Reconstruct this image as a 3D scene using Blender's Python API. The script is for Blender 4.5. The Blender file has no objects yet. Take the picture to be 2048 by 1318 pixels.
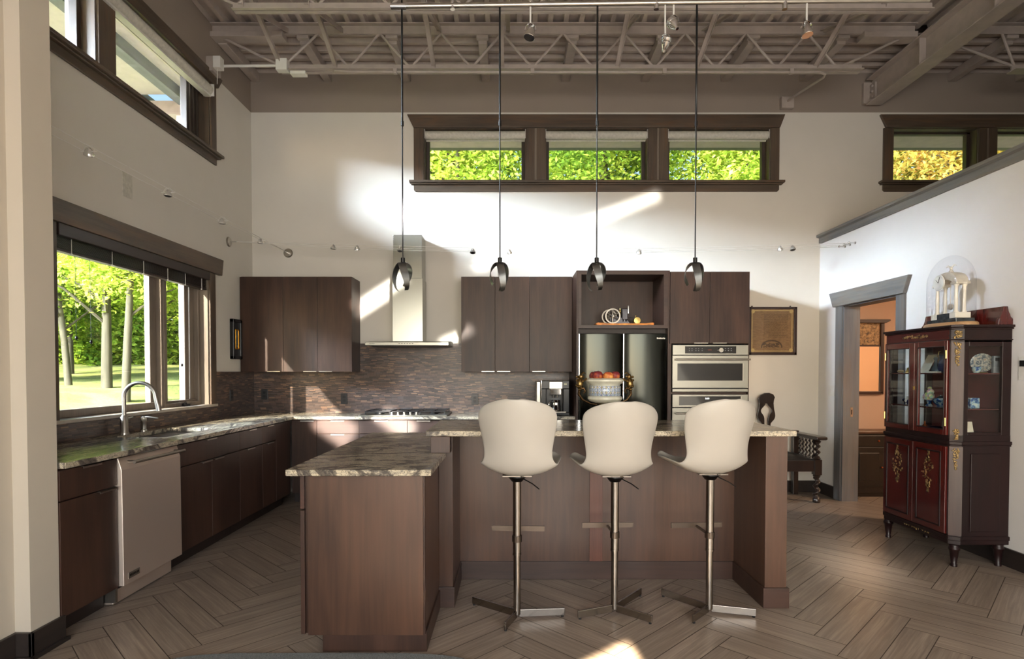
import bpy, bmesh, math, random
from math import sin, cos, pi, radians
from mathutils import Vector, Matrix
random.seed(7)
S = bpy.context.scene
COL = S.collection

# ------------------------------------------------------------------ camera, sky, light, exposure
cam_d = bpy.data.cameras.new('camera'); cam = bpy.data.objects.new('camera', cam_d); COL.objects.link(cam)
cam.location = (0, 0, 1.375); cam.rotation_euler = (radians(90 - 1.3), 0, 0)
cam_d.sensor_width = 36; cam_d.lens = 36 * 1170 / 2048; cam_d.shift_y = 0.05447
cam_d.clip_start = 0.05; cam_d.clip_end = 300
S.camera = cam
S.view_settings.view_transform = 'Standard'; S.view_settings.look = 'None'
S.view_settings.gamma = 1; S.view_settings.exposure = 0.40
S.view_settings.use_curve_mapping = False
try:
    S.cycles.max_bounces = 8; S.cycles.diffuse_bounces = 4; S.cycles.glossy_bounces = 4
    S.cycles.transparent_max_bounces = 12; S.cycles.transmission_bounces = 6
    S.cycles.caustics_reflective = False; S.cycles.caustics_refractive = False
    S.cycles.sample_clamp_indirect = 6; S.cycles.use_light_tree = False
except Exception:
    pass
W = bpy.data.worlds.new('sky'); S.world = W; W.use_nodes = True
wn = W.node_tree.nodes; wl = W.node_tree.links
bg = wn['Background']; sky = wn.new('ShaderNodeTexSky')
sky.sky_type = 'NISHITA'; sky.sun_disc = False; sky.sun_elevation = radians(26); sky.sun_rotation = radians(200)
wl.new(sky.outputs[0], bg.inputs[0]); bg.inputs[1].default_value = 0.30

def aim(o, d):
    o.rotation_euler = Vector(d).to_track_quat('-Z', 'Y').to_euler()
def sun(name, d, e, c, ang):
    l = bpy.data.lights.new(name, 'SUN'); l.energy = e; l.color = c; l.angle = ang
    o = bpy.data.objects.new(name, l); COL.objects.link(o); aim(o, d); o.location = (-6, -6, 9)
def area(name, loc, d, sx, sy, p, c, spread=180, roll=0):
    l = bpy.data.lights.new(name, 'AREA'); l.shape = 'RECTANGLE'; l.size = sx; l.size_y = sy
    l.energy = p; l.color = c; l.spread = radians(spread)
    o = bpy.data.objects.new(name, l); COL.objects.link(o); o.location = loc
    q = Vector(d).to_track_quat('-Z', 'Y'); o.rotation_euler = (q @ Matrix.Rotation(radians(roll), 3, 'Z').to_quaternion()).to_euler()
    return o
sun('sun', (.42, 1, -.50), 13.0, (1, .90, .72), radians(.6))
area('daylight_clerestory', (-16, -2.6, 7.9), (1, .6, -.27), 8.5, 3.4, 27000, (.76, .88, 1))
area('daylight_rear_windows', (0.5, -2.75, 1.75), (0, 1, -.02), 5.0, 2.3, 205, (1, .975, .945))
# added narrow lamps behind the camera imitate sun streaks (nearly parallel light)
def beam(name, x, y, z, tx, ty, tz, sx, sy, p, roll=0, c=(1, .93, .82), spread=1.5):
    area(name, (x, y, z), (tx - x, ty - y, tz - z), sx, sy, p, c, spread, roll)
beam('added_beam_wall', 2.6, -2.4, 3.5, .62, 6.7, 2.98, 2.2, .12, 1.5, 21, spread=1)
beam('added_beam_corner', 1.5, -2.4, 2.9, -1.55, 6.7, 2.22, .62, .13, 1.3, 33, spread=1)
beam('added_beam_hood_side', 1.0, -2.4, 2.1, -.66, 6.7, 1.76, .34, .10, .30, 25, spread=1)
beam('added_beam_drawers', -.3, -2.4, 1.95, -1.84, 6.08, .80, .40, .26, 3.2, -36, spread=1)
beam('added_beam_cooktop_drawers', .1, -2.4, 1.95, -1.22, 6.08, .85, .42, .20, 2.5, -36, spread=1)
beam('added_beam_floor_right', 1.4, -2.4, 2.4, 2.45, 4.15, 0, .5, .22, .9, 12, spread=4)
beam('added_beam_floor_stripe', -1.2, -2.4, 2.55, -.22, 2.03, 0, 1.55, .20, 30, 34, (1, .80, .58), 1)
area('passage_ceiling_lamp', (5.6, 4.4, 2.7), (0, 0, -1), .4, .4, 75, (1, .72, .47))

# ------------------------------------------------------------------ helpers
def R(a): return radians(a)
class MB:
    def __init__(s): s.v = []; s.f = []
    def add(s, vs, fs):
        n = len(s.v); s.v += [tuple(p) for p in vs]; s.f += [tuple(i + n for i in f) for f in fs]; return s
    def box(s, x0, x1, y0, y1, z0, z1):
        v = [(x, y, z) for z in (z0, z1) for y in (y0, y1) for x in (x0, x1)]
        return s.add(v, [(0, 2, 3, 1), (4, 5, 7, 6), (0, 1, 5, 4), (2, 6, 7, 3), (0, 4, 6, 2), (1, 3, 7, 5)])
    def prism(s, poly, ax, a, b):
        n = len(poly)
        def P(p, t): return {'X': (t, p[0], p[1]), 'Y': (p[0], t, p[1]), 'Z': (p[0], p[1], t)}[ax]
        v = [P(p, a) for p in poly] + [P(p, b) for p in poly]
        return s.add(v, [tuple(range(n))[::-1], tuple(range(n, 2 * n))] + [(i, (i + 1) % n, n + (i + 1) % n, n + i) for i in range(n)])
    def tube(s, pts, r, n=10, cap=True):
        pts = [Vector(p) for p in pts]; m = len(pts)
        rs = r if isinstance(r, (list, tuple)) else [r] * m
        t0 = (pts[1] - pts[0]).normalized()
        u = t0.orthogonal().normalized(); v = []
        for i, p in enumerate(pts):
            t = (pts[min(i + 1, m - 1)] - pts[max(i - 1, 0)]).normalized()
            u = (u - t * u.dot(t)).normalized(); w = t.cross(u)
            for k in range(n):
                a = 2 * pi * k / n; v.append(p + (u * cos(a) + w * sin(a)) * rs[i])
        f = [(i * n + k, i * n + (k + 1) % n, (i + 1) * n + (k + 1) % n, (i + 1) * n + k) for i in range(m - 1) for k in range(n)]
        if cap: f += [tuple(range(n))[::-1], tuple(range((m - 1) * n, m * n))]
        return s.add(v, f)
    def lathe(s, prof, c=(0, 0, 0), n=24, ax='Z', sx=1, sy=1, cap=True):
        v = []; m = len(prof)
        for r, z in prof:
            for k in range(n):
                a = 2 * pi * k / n; p = (r * cos(a) * sx, r * sin(a) * sy, z)
                if ax == 'X': p = (p[2], p[0], p[1])
                if ax == 'Y': p = (p[0], -p[2], p[1]) if False else (p[0], p[2], p[1])
                v.append((p[0] + c[0], p[1] + c[1], p[2] + c[2]))
        f = [(i * n + k, i * n + (k + 1) % n, (i + 1) * n + (k + 1) % n, (i + 1) * n + k) for i in range(m - 1) for k in range(n)]
        if cap: f += [tuple(range(n))[::-1], tuple(range((m - 1) * n, m * n))]
        return s.add(v, f)
    def ball(s, c, rx, ry=None, rz=None, n=12, m=8):
        ry = ry or rx; rz = rz or rx
        pr = [(max(1e-4, sin(pi * i / m)), -cos(pi * i / m)) for i in range(m + 1)]
        b = MB().lathe(pr, n=n); return s.add([(c[0] + x * rx, c[1] + y * ry, c[2] + z * rz) for x, y, z in b.v], b.f)
    def ribbon(s, pts, side, w, th):
        # flat strip of width w (along side vectors) and thickness th swept along pts
        pts = [Vector(p) for p in pts]; m = len(pts); v = []
        for i, p in enumerate(pts):
            t = (pts[min(i + 1, m - 1)] - pts[max(i - 1, 0)]).normalized()
            sd = Vector(side[i] if isinstance(side, list) else side); sd = (sd - t * sd.dot(t)).normalized(); nn = t.cross(sd)
            ww = w[i] if isinstance(w, (list, tuple)) else w
            for a, b in ((-1, -1), (1, -1), (1, 1), (-1, 1)): v.append(p + sd * a * ww / 2 + nn * b * th / 2)
        f = [(i * 4 + k, i * 4 + (k + 1) % 4, i * 4 + 4 + (k + 1) % 4, i * 4 + 4 + k) for i in range(m - 1) for k in range(4)]
        f += [(3, 2, 1, 0), tuple(range((m - 1) * 4, m * 4))]
        return s.add(v, f)
    def bar(s, a, b, w, h, up=(0, 0, 1)):
        return s.ribbon([a, b], Vector(b) .__sub__(Vector(a)).cross(Vector(up)), w, h)
    def build(s, name, mat, parent=None, bevel=0, smooth=False, seg=2, angle=40):
        off = Vector((0, 0, 0)); q = parent
        while q is not None: off += q.location; q = q.parent
        me = bpy.data.meshes.new(name); me.from_pydata([tuple(Vector(p) - off) for p in s.v], [], s.f)
        bm = bmesh.new(); bm.from_mesh(me); bmesh.ops.recalc_face_normals(bm, faces=bm.faces); bm.to_mesh(me); bm.free()
        me.materials.append(mat)
        o = bpy.data.objects.new(name, me); COL.objects.link(o)
        if parent: o.parent = parent
        if smooth:
            me.shade_smooth(); me.set_sharp_from_angle(angle=radians(angle))
        if bevel:
            md = o.modifiers.new('bevel', 'BEVEL'); md.width = bevel; md.segments = seg; md.limit_method = 'ANGLE'; md.angle_limit = radians(35)
        return o
def box(*a): return MB().box(*a)
def tag(o, label=None, cat=None, group=None, kind=None):
    if label: o['label'] = label
    if cat: o['category'] = cat
    if group: o['group'] = group
    if kind: o['kind'] = kind
    return o
def thing(name, label, cat, loc=(0, 0, 0), group=None, kind=None):
    o = bpy.data.objects.new(name, None); o.empty_display_size = .1; COL.objects.link(o); o.location = loc
    return tag(o, label, cat, group, kind)
def struct(o, label=None):
    return tag(o, label, None, None, 'structure')
def dup(o, parent=None, loc=None, rz=None, label=None):
    c = o.copy(); COL.objects.link(c)
    if parent: c.parent = parent
    if loc: c.location = loc
    if rz is not None: c.rotation_euler = (0, 0, rz)
    if label: c['label'] = label
    for ch in list(o.children): dup(ch, c)
    return c
def walls(ax, p0, p1, u0, u1, z0, z1, holes):
    us = sorted({u0, u1, *[min(max(h[i], u0), u1) for h in holes for i in (0, 1)]}); zs = sorted({z0, z1, *[h[i] for h in holes for i in (2, 3)]})
    b = MB()
    for i in range(len(us) - 1):
        for k in range(len(zs) - 1):
            cu = (us[i] + us[i + 1]) / 2; cz = (zs[k] + zs[k + 1]) / 2
            if any(h[0] < cu < h[1] and h[2] < cz < h[3] for h in holes): continue
            if ax == 'Y': b.box(us[i], us[i + 1], p0, p1, zs[k], zs[k + 1])
            else: b.box(p0, p1, us[i], us[i + 1], zs[k], zs[k + 1])
    return b

# ------------------------------------------------------------------ materials
def lin(c): return tuple(((x / 255) / 12.92 if x <= 10 else ((x / 255 + .055) / 1.055) ** 2.4) for x in c) + (1,)
class NT:
    def __init__(s, name):
        s.m = bpy.data.materials.new(name); s.m.use_nodes = True; s.t = s.m.node_tree; s.b = s.t.nodes['Principled BSDF']; s.out = s.t.nodes['Material Output']
    def n(s, typ, **k):
        o = s.t.nodes.new('ShaderNode' + typ)
        for a, b in k.items():
            if a.startswith('_'): setattr(o, a[1:], b)
            else: s.set(o, a, b)
        return o
    def set(s, o, key, val):
        key = int(key[1:]) if key[0] == 'i' and key[1:].isdigit() else key.replace('__', ' ')
        sk = o.inputs[key]
        if isinstance(val, bpy.types.NodeSocket): s.t.links.new(val, sk)
        else: sk.default_value = val
    def p(s, **k):
        for a, b in k.items(): s.set(s.b, a, b)
    def co(s, scale=(1, 1, 1), kind='Object', rot=(0, 0, 0), loc=(0, 0, 0)):
        c = s.n('TexCoord'); mp = s.n('Mapping', Vector=c.outputs[kind], Scale=scale, Rotation=rot, Location=loc); return mp.outputs[0]
    def noise(s, vec, scale, detail=4, rough=.55, dist=0):
        return s.n('TexNoise', Vector=vec, Scale=scale, Detail=detail, Roughness=rough, Distortion=dist).outputs['Fac']
    def ramp(s, fac, stops, interp='LINEAR'):
        r = s.n('ValToRGB', Fac=fac); e = r.color_ramp; e.interpolation = interp
        while len(e.elements) < len(stops): e.elements.new(.5)
        for i, (p, c) in enumerate(stops): e.elements[i].position = p; e.elements[i].color = c if len(c) == 4 else lin(c)
        return r.outputs[0]
    def mix(s, fac, a, b, mode='MIX'):
        x = s.n('Mix', _data_type='RGBA', _blend_type=mode)
        for key, val in ((0, fac), (6, a), (7, b)):
            if isinstance(val, bpy.types.NodeSocket): s.t.links.new(val, x.inputs[key])
            else: x.inputs[key].default_value = val
        return x.outputs[2]
    def math(s, op, a, b=0.0):
        o = s.n('Math', _operation=op)
        for i, v in enumerate((a, b)):
            if isinstance(v, bpy.types.NodeSocket): s.t.links.new(v, o.inputs[i])
            else: o.inputs[i].default_value = v
        return o.outputs[0]
    def bump(s, h, st=.2, d=.01):
        s.p(Normal=s.n('Bump', Height=h, Strength=st, Distance=d).outputs[0])
def plain(name, c, rough=.5, metal=0, var=.08, scale=9, spec=.5, coat=0):
    m = NT(name); f = m.noise(m.co(), scale, 3)
    c0 = tuple(max(0, x * (1 - var)) for x in c); c1 = tuple(min(255, x * (1 + var)) for x in c)
    m.p(Base__Color=m.ramp(f, [(.3, c0), (.7, c1)]), Roughness=rough, Metallic=metal, Specular__IOR__Level=spec)
    if coat: m.p(Coat__Weight=coat, Coat__Roughness=.08)
    return m.m
def wood(name, stops, ax='Z', rough=.38, sc=1.0, spec=.5, coat=0, patch=None):
    m = NT(name); st = {'X': (1.2, 22, 22), 'Y': (22, 1.2, 22), 'Z': (22, 22, 1.2)}[ax]
    f = m.noise(m.co(tuple(x * sc for x in st)), 2.2, 6, .62, .4)
    c = m.ramp(f, [(.25 + .5 * i / (len(stops) - 1), s) for i, s in enumerate(stops)])
    g = m.noise(m.co(tuple(x ** .5 * sc for x in st)), 1.1, 3)
    c = m.mix(m.ramp(g, [(.35, (150, 150, 150)), (.7, (255, 255, 255))]), (0, 0, 0, 1), c, 'MIX') if False else m.mix(.55, c, m.ramp(g, [(.35, stops[0]), (.7, stops[-1])]))
    if patch:
        h = m.noise(m.co(tuple(x ** .6 * sc for x in st)), 1.7, 5, .7, .8); c = m.mix(m.ramp(h, [(.5, (0, 0, 0)), (.72, (170, 170, 170))]), c, lin(patch))
    m.p(Base__Color=c, Roughness=rough, Specular__IOR__Level=spec)
    if coat: m.p(Coat__Weight=coat, Coat__Roughness=.12)
    m.bump(f, .08, .003)
    return m.m
def steel(name, c=(176, 168, 158), rough=.26, ax='X', aniso=.6):
    m = NT(name); st = {'X': (1, 60, 60), 'Y': (60, 1, 60), 'Z': (60, 60, 1)}[ax]
    f = m.noise(m.co(st), 6, 3)
    m.p(Base__Color=lin(c), Metallic=1, Roughness=m.math('MULTIPLY_ADD', f, .12) if False else rough, Anisotropic=aniso)
    m.bump(f, .025, .002); return m.m
def glass(name, tint=(1, 1, 1, 1), refl=1.0, rough=0.0):
    m = NT(name); t = m.n('BsdfTransparent', Color=tint); g = m.n('BsdfGlossy', Roughness=rough); w = m.n('NewGeometry')
    fr = m.n('Fresnel', IOR=m.math('ADD', 1.45, m.math('MULTIPLY', w.outputs['Backfacing'], 1 / 1.45 - 1.45))); fac = m.math('MULTIPLY', fr.outputs[0], refl)
    mx = m.n('MixShader'); m.t.links.new(fac, mx.inputs[0]); m.t.links.new(t.outputs[0], mx.inputs[1]); m.t.links.new(g.outputs[0], mx.inputs[2])
    m.t.links.new(mx.outputs[0], m.out.inputs[0]); return m.m
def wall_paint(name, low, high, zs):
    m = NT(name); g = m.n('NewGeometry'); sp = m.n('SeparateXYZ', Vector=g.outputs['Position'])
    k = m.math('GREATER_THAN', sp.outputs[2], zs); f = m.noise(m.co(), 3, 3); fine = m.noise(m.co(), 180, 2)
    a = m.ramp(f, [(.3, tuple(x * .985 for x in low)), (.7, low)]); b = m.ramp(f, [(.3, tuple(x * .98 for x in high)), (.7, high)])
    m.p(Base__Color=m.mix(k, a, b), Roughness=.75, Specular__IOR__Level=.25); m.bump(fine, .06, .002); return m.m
def mosaic(name, ax):
    m = NT(name); g = m.n('NewGeometry'); sp = m.n('SeparateXYZ', Vector=g.outputs['Position'])
    u = sp.outputs[0 if ax == 'X' else 1]; z = m.math('DIVIDE', sp.outputs[2], .0118)
    row = m.math('FLOOR', z); rz = m.math('FRACT', z)
    wn_ = m.n('TexWhiteNoise', _noise_dimensions='1D', W=row); off = wn_.outputs['Value']
    uu = m.math('ADD', m.math('DIVIDE', u, .070), m.math('MULTIPLY', off, 5.0)); cu = m.math('FLOOR', uu); fu = m.math('FRACT', uu)
    cell = m.n('CombineXYZ', X=cu, Y=row); rnd = m.n('TexWhiteNoise', _noise_dimensions='2D', Vector=cell.outputs[0])
    c = m.ramp(rnd.outputs['Value'], [(0, (50, 40, 38)), (.3, (72, 57, 52)), (.55, (92, 72, 62)), (.72, (80, 70, 67)), (.88, (108, 82, 66)), (.98, (134, 106, 84))])
    gr = m.math('MAXIMUM', m.math('LESS_THAN', rz, .13), m.math('LESS_THAN', fu, .035))
    m.p(Base__Color=m.mix(gr, c, lin((38, 32, 30))), Roughness=.32, Specular__IOR__Level=.5)
    h = m.math('SUBTRACT', m.math('MULTIPLY', rnd.outputs['Value'], .6), gr); m.bump(h, .35, .004); return m.m
def granite(name, ax='X'):
    m = NT(name); st = (1, 3.4, 3.4) if ax == 'X' else (3.4, 1, 3.4)
    fine = m.noise(m.co(st), 22, 6, .72, .9); mid = m.noise(m.co(st), 6, 5, .65, 1.2); warp = m.noise(m.co((st[0] * .8, st[1] * .55, 1)), 1.5, 5, .62, 1.5); sp = m.noise(m.co(), 170, 2, .6)
    c = m.ramp(fine, [(.28, (72, 68, 66)), (.38, (128, 122, 114)), (.47, (178, 168, 148)), (.62, (204, 190, 162)), (.76, (150, 144, 138))])
    c = m.mix(m.ramp(mid, [(.54, (0, 0, 0)), (.68, (190, 190, 190))]), c, lin((112, 108, 106)))
    v = m.ramp(m.math('ABSOLUTE', m.math('SUBTRACT', warp, .5)), [(.0, (245, 245, 245)), (.020, (225, 225, 225)), (.036, (0, 0, 0))])
    c = m.mix(v, c, lin((58, 53, 53)))
    c = m.mix(m.ramp(sp, [(.53, (0, 0, 0)), (.62, (215, 215, 215))]), c, lin((46, 42, 42)))
    m.p(Base__Color=c, Roughness=.17, Specular__IOR__Level=.5); return m.m

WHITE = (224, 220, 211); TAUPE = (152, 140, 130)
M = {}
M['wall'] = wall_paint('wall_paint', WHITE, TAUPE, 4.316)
M['partition'] = wall_paint('partition_paint', (234, 233, 231), WHITE, 40)
M['stub'] = wall_paint('stub_paint_shaded', (200, 190, 174), WHITE, 40)  # same paint as the walls, with the stub's shade mixed into the colour
M['passage'] = wall_paint('passage_paint', (204, 178, 158), (204, 178, 158), 40)
M['deck'] = plain('deck_paint', (172, 160, 151), .55, var=.04)
M['steelpaint'] = plain('joist_paint', (172, 161, 153), .5, var=.04)
M['cab'] = wood('cabinet_wood', [(36, 23, 18), (60, 40, 31), (76, 52, 41)], 'Z', .42, spec=.4)
M['cabx'] = wood('cabinet_wood_horizontal', [(36, 23, 18), (58, 39, 30), (72, 49, 39)], 'X', .42)
M['caby'] = wood('cabinet_wood_side', [(38, 23, 18), (60, 38, 30), (74, 48, 39)], 'Y', .34)
M['island'] = wood('island_wood', [(46, 31, 24), (74, 51, 39), (94, 66, 50)], 'Z', .33, .6)
M['kick'] = plain('toe_kick', (36, 26, 23), .5)
M['trimx'] = wood('window_trim_x', [(54, 47, 41), (84, 72, 60), (106, 90, 75)], 'X', .45, .8, patch=(122, 84, 50))
M['trimy'] = wood('window_trim_y', [(54, 47, 41), (84, 72, 60), (106, 90, 75)], 'Y', .45, .8, patch=(122, 84, 50))
M['trimz'] = wood('window_trim_z', [(54, 47, 41), (84, 72, 60), (106, 90, 75)], 'Z', .45, .8, patch=(122, 84, 50))
M['doorz'] = wood('door_trim_lit_z', [(70, 74, 80), (104, 106, 108), (124, 122, 118)], 'Z', .5, .6, patch=(126, 96, 62))  # trim wood; bluish cast of the light is put into both door colours
M['doory'] = wood('door_trim_lit_y', [(86, 88, 92), (122, 122, 122), (142, 138, 130)], 'Y', .5, .6, patch=(140, 108, 72))
M['base'] = wood('baseboard_wood', [(32, 27, 25), (46, 39, 36), (58, 49, 44)], 'Y', .42)
M['sash'] = plain('sash_dark', (62, 53, 46), .45)
M['sashin'] = wood('sash_grey', [(98, 88, 78), (122, 110, 98), (142, 130, 116)], 'Z', .45, .8)
M['glass'] = glass('window_glass', refl=.75)
M['cabglass'] = glass('cabinet_glass', (.93, .95, .95, 1), .9)
M['dome'] = glass('dome_glass', (.985, .99, 1, 1), .55)
M['granite'] = granite('granite_counter', 'Y'); M['granitex'] = granite('granite_bar', 'X')
M['mosx'] = mosaic('mosaic_back', 'X'); M['mosy'] = mosaic('mosaic_left', 'Y')
M['steel'] = steel('brushed_steel', (138, 137, 129), .30, 'X'); M['steely'] = steel('dishwasher_steel', (248, 232, 218), .5, 'Z', .3)
M['fridge'] = steel('fridge_steel', (48, 50, 47), .15, 'Z', .8); M['hood'] = steel('hood_steel', (176, 178, 171), .27, 'Z', .6)
M['nickel'] = plain('brushed_nickel', (184, 179, 170), .3, 1, .03); M['chrome'] = plain('chrome', (225, 225, 225), .07, 1, .02)
M['black'] = plain('black_plastic', (18, 18, 20), .3); M['blackglass'] = plain('black_glass', (8, 8, 9), .05, 0, .02, coat=.5)
M['white'] = plain('white_plastic', (228, 226, 220), .4, 0, .02); M['dark'] = plain('dark_metal', (52, 52, 53), .35, 1, .1)
M['pend'] = plain('pendant_metal', (118, 120, 120), .3, 1, .12); M['rod'] = plain('rod_black', (34, 34, 34), .35, .6)
M['head'] = plain('polished_head', (238, 238, 234), .14, .7, .02); M['wire'] = plain('steel_cable', (232, 230, 224), .3, .2, .02)
M['shade'] = plain('shade_fabric', (206, 203, 192), .8, 0, .05, 40); M['blind'] = wood('blind_wood', [(30, 21, 19), (44, 32, 28), (56, 42, 36)], 'Y', .4)
M['stool'] = plain('stool_shell', (178, 174, 166), .42, 0, .015, 3); M['stoolpole'] = plain('stool_steel', (152, 145, 137), .22, 1, .03)
M['footrest'] = plain('footrest_steel', (92, 82, 74), .4, 1, .05); M['bulb'] = glass('bulb_glass', (.98, .98, .97, 1), 1.2)

# ------------------------------------------------------------------ floor: herringbone planks
def floor():
    m = NT('herringbone_planks'); uv = m.n('UVMap', _uv_map='plank'); at = m.n('Attribute', _attribute_name='plank_id')
    rid = at.outputs['Fac']
    sp = m.n('SeparateXYZ', Vector=uv.outputs[0]); cv = m.n('CombineXYZ', X=sp.outputs[0], Y=sp.outputs[1], Z=m.math('MULTIPLY', rid, 40.0)).outputs[0]
    v1 = m.n('Mapping', Vector=cv, Scale=(1.6, 42, 1)).outputs[0]; v2 = m.n('Mapping', Vector=cv, Scale=(1.0, 9, 1)).outputs[0]
    a = m.noise(v1, 1.5, 6, .65, .5); b = m.noise(v2, 1.2, 4, .6, .5)
    c = m.ramp(a, [(.28, (100, 89, 79)), (.5, (142, 129, 117)), (.72, (182, 168, 154))])
    c = m.mix(.45, c, m.ramp(b, [(.3, (118, 104, 92)), (.6, (150, 135, 120)), (.8, (182, 166, 148))]))
    hs = m.n('HueSaturation', Color=c, Value=m.math('ADD', m.math('MULTIPLY', rid, .22), .90)).outputs[0]
    m.p(Base__Color=hs, Roughness=m.math('ADD', m.math('MULTIPLY', a, .16), .25), Specular__IOR__Level=.5); m.bump(a, .12, .002)
    L, w, g = .765, .155, .0022
    e1 = Vector((1, -1, 0)) / 2 ** .5; e2 = Vector((1, 1, 0)) / 2 ** .5; org = Vector((-2.21, 3.565, 0))
    X0, X1, Y0, Y1 = -3.1, 7.0, -3.0, 6.7
    vs, fs, uvs, ids = [], [], [], []
    def quad(a0, a1, b0, b1, along):
        c = org + e1 * (a0 + a1) / 2 + e2 * (b0 + b1) / 2
        if not (X0 - .5 < c.x < X1 + .5 and Y0 - .5 < c.y < Y1 + .5): return
        n = len(vs); r = random.random()
        P = [(a0 + g, b0 + g), (a1 - g, b0 + g), (a1 - g, b1 - g), (a0 + g, b1 - g)]
        for p, q in P: vs.append(tuple(org + e1 * p + e2 * q))
        fs.append((n, n + 1, n + 2, n + 3)); ids.append(r)
        for p, q in P: uvs.append((p - a0, q - b0) if along == 1 else (q - b0, p - a0))
    for j in range(-14, 16):
        tx, ty = j * (L + w), j * (L - w)
        for k in range(-60, 60):
            quad(tx - k * w, tx + L - k * w, ty + k * w, ty + k * w + w, 1)
            quad(tx + L - k * w, tx + L + w - k * w, ty + k * w, ty + L + k * w, 2)
    me = bpy.data.meshes.new('floor'); me.from_pydata(vs, [], fs)
    ul = me.uv_layers.new(name='plank')
    for i, u in enumerate(uvs): ul.data[i].uv = u
    al = me.attributes.new('plank_id', 'FLOAT', 'FACE')
    for i, r in enumerate(ids): al.data[i].value = r
    bm = bmesh.new(); bm.from_mesh(me)
    for co, no in (((X0, 0, 0), (-1, 0, 0)), ((X1, 0, 0), (1, 0, 0)), ((0, Y0, 0), (0, -1, 0)), ((0, Y1, 0), (0, 1, 0))):
        bmesh.ops.bisect_plane(bm, geom=bm.verts[:] + bm.edges[:] + bm.faces[:], plane_co=co, plane_no=no, clear_outer=True)
    # grout bed under the planks
    q = [bm.verts.new(p) for p in ((X0, Y0, -.0015), (X1, Y0, -.0015), (X1, Y1, -.0015), (X0, Y1, -.0015))]
    fb = bm.faces.new(q); fb.material_index = 1
    q2 = [bm.verts.new(p) for p in ((X0, Y0, -.2), (X1, Y0, -.2), (X1, Y1, -.2), (X0, Y1, -.2))]
    bm.faces.new(q2[::-1]).material_index = 1
    bm.to_mesh(me); bm.free()
    me.materials.append(m.m); me.materials.append(plain('grout', (72, 63, 56), .8))
    struct(tag(bpy.data.objects.new('floor', me))); COL.objects.link(bpy.data.objects['floor'])
floor()

# ------------------------------------------------------------------ room shell
YB, XL, XR = 6.70, -2.96, 3.51
OPB = [(-.999, .160), (.376, 1.545), (1.765, 2.929)]           # back clerestory lights
OPR = [(4.320, 5.285), (5.495, 6.45)]                          # right clerestory lights
ZB0, ZB1 = 3.53, 4.14
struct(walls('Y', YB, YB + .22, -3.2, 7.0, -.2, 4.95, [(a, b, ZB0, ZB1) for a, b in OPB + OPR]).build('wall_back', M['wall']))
UL = [(2.2, 4.22), (4.40, 5.78)]
LL = [(3.80, 5.72)]
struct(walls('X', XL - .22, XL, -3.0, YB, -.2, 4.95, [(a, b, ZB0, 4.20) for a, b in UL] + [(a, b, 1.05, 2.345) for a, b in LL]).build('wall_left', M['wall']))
DY0, DY1, DZ = 5.335, 6.205, 2.078
struct(walls('X', XR, XR + .16, -3.0, YB, 0, 2.85, [(DY0, DY1, -1, DZ)]).build('wall_right', M['partition']))
b = MB().prism([(XR - .045, 2.93), (XR + .205, 2.93), (XR + .205, 2.905), (XR + .175, 2.895), (XR + .175, 2.83), (XR - .015, 2.83), (XR - .015, 2.895), (XR - .045, 2.905)], 'Y', -3.0, YB)
b2 = b.build('trim_1', M['doory']); struct(b2)
struct(walls('Y', -3.2, -3.0, -3.2, 7.0, -.2, 4.95, [(-2, 3, .6, 2.9)]).build('wall_rear', M['wall']))
struct(box(7.0, 7.2, -3.0, YB, -.2, 4.95).build('wall_far_right', M['wall']))
# wall stub (pilaster) at the left of the picture
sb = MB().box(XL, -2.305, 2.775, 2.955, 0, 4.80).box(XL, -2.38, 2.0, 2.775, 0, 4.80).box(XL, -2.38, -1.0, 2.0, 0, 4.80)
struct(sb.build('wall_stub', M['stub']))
bs = MB().box(-2.305, -2.287, 2.757, 2.973, 0, .13).box(-2.38, -2.287, 2.757, 2.775, 0, .13).box(-2.38, -2.362, .2, 2.757, 0, .13)
bs.box(-2.287, -2.272, 2.742, 2.985, 0, .02).box(-2.362, -2.272, 2.742, 2.757, 0, .02).box(-2.362, -2.347, .2, 2.742, 0, .02)
struct(bs.build('baseboard_left', M['base'], bevel=.003))
struct(box(XR - .018, XR, -3.0, 5.21, 0, .13).box(XR - .018, XR, 6.33, YB, 0, .13).build('baseboard_right', M['base'], bevel=.003))
struct(box(2.42, XR - .018, YB - .018, YB, 0, .13).box(XR + .16, 7.0, YB - .018, YB, 0, .13).build('baseboard_back', M['base'], bevel=.003))
# passage behind the doorway
struct(box(XR + .16, 7.0, 3.0, YB, 2.75, 2.85).build('ceiling_passage', M['passage']))
struct(box(XR + .161, 7.0, YB - .006, YB, 0, 2.75).box(XR + .16, XR + .166, 3.0, DY0, 0, 2.75).box(6.9, 7.0, 3.0, YB - .006, 0, 2.75).box(XR + .166, 7.0, 2.9, 3.0, 0, 2.75).build('wall_passage', M['passage']))

# backsplash
struct(MB().box(-2.95, .655, YB - .012, YB, .914, 1.378).box(-1.735, -.551, YB - .012, YB, 1.378, 1.70).build('backsplash_back', M['mosx']))
struct(MB().box(XL, XL + .012, 2.96, 5.83, .914, 1.035).box(XL, XL + .012, 5.83, YB - .012, .914, 1.378).build('backsplash_left', M['mosy']))

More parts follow.
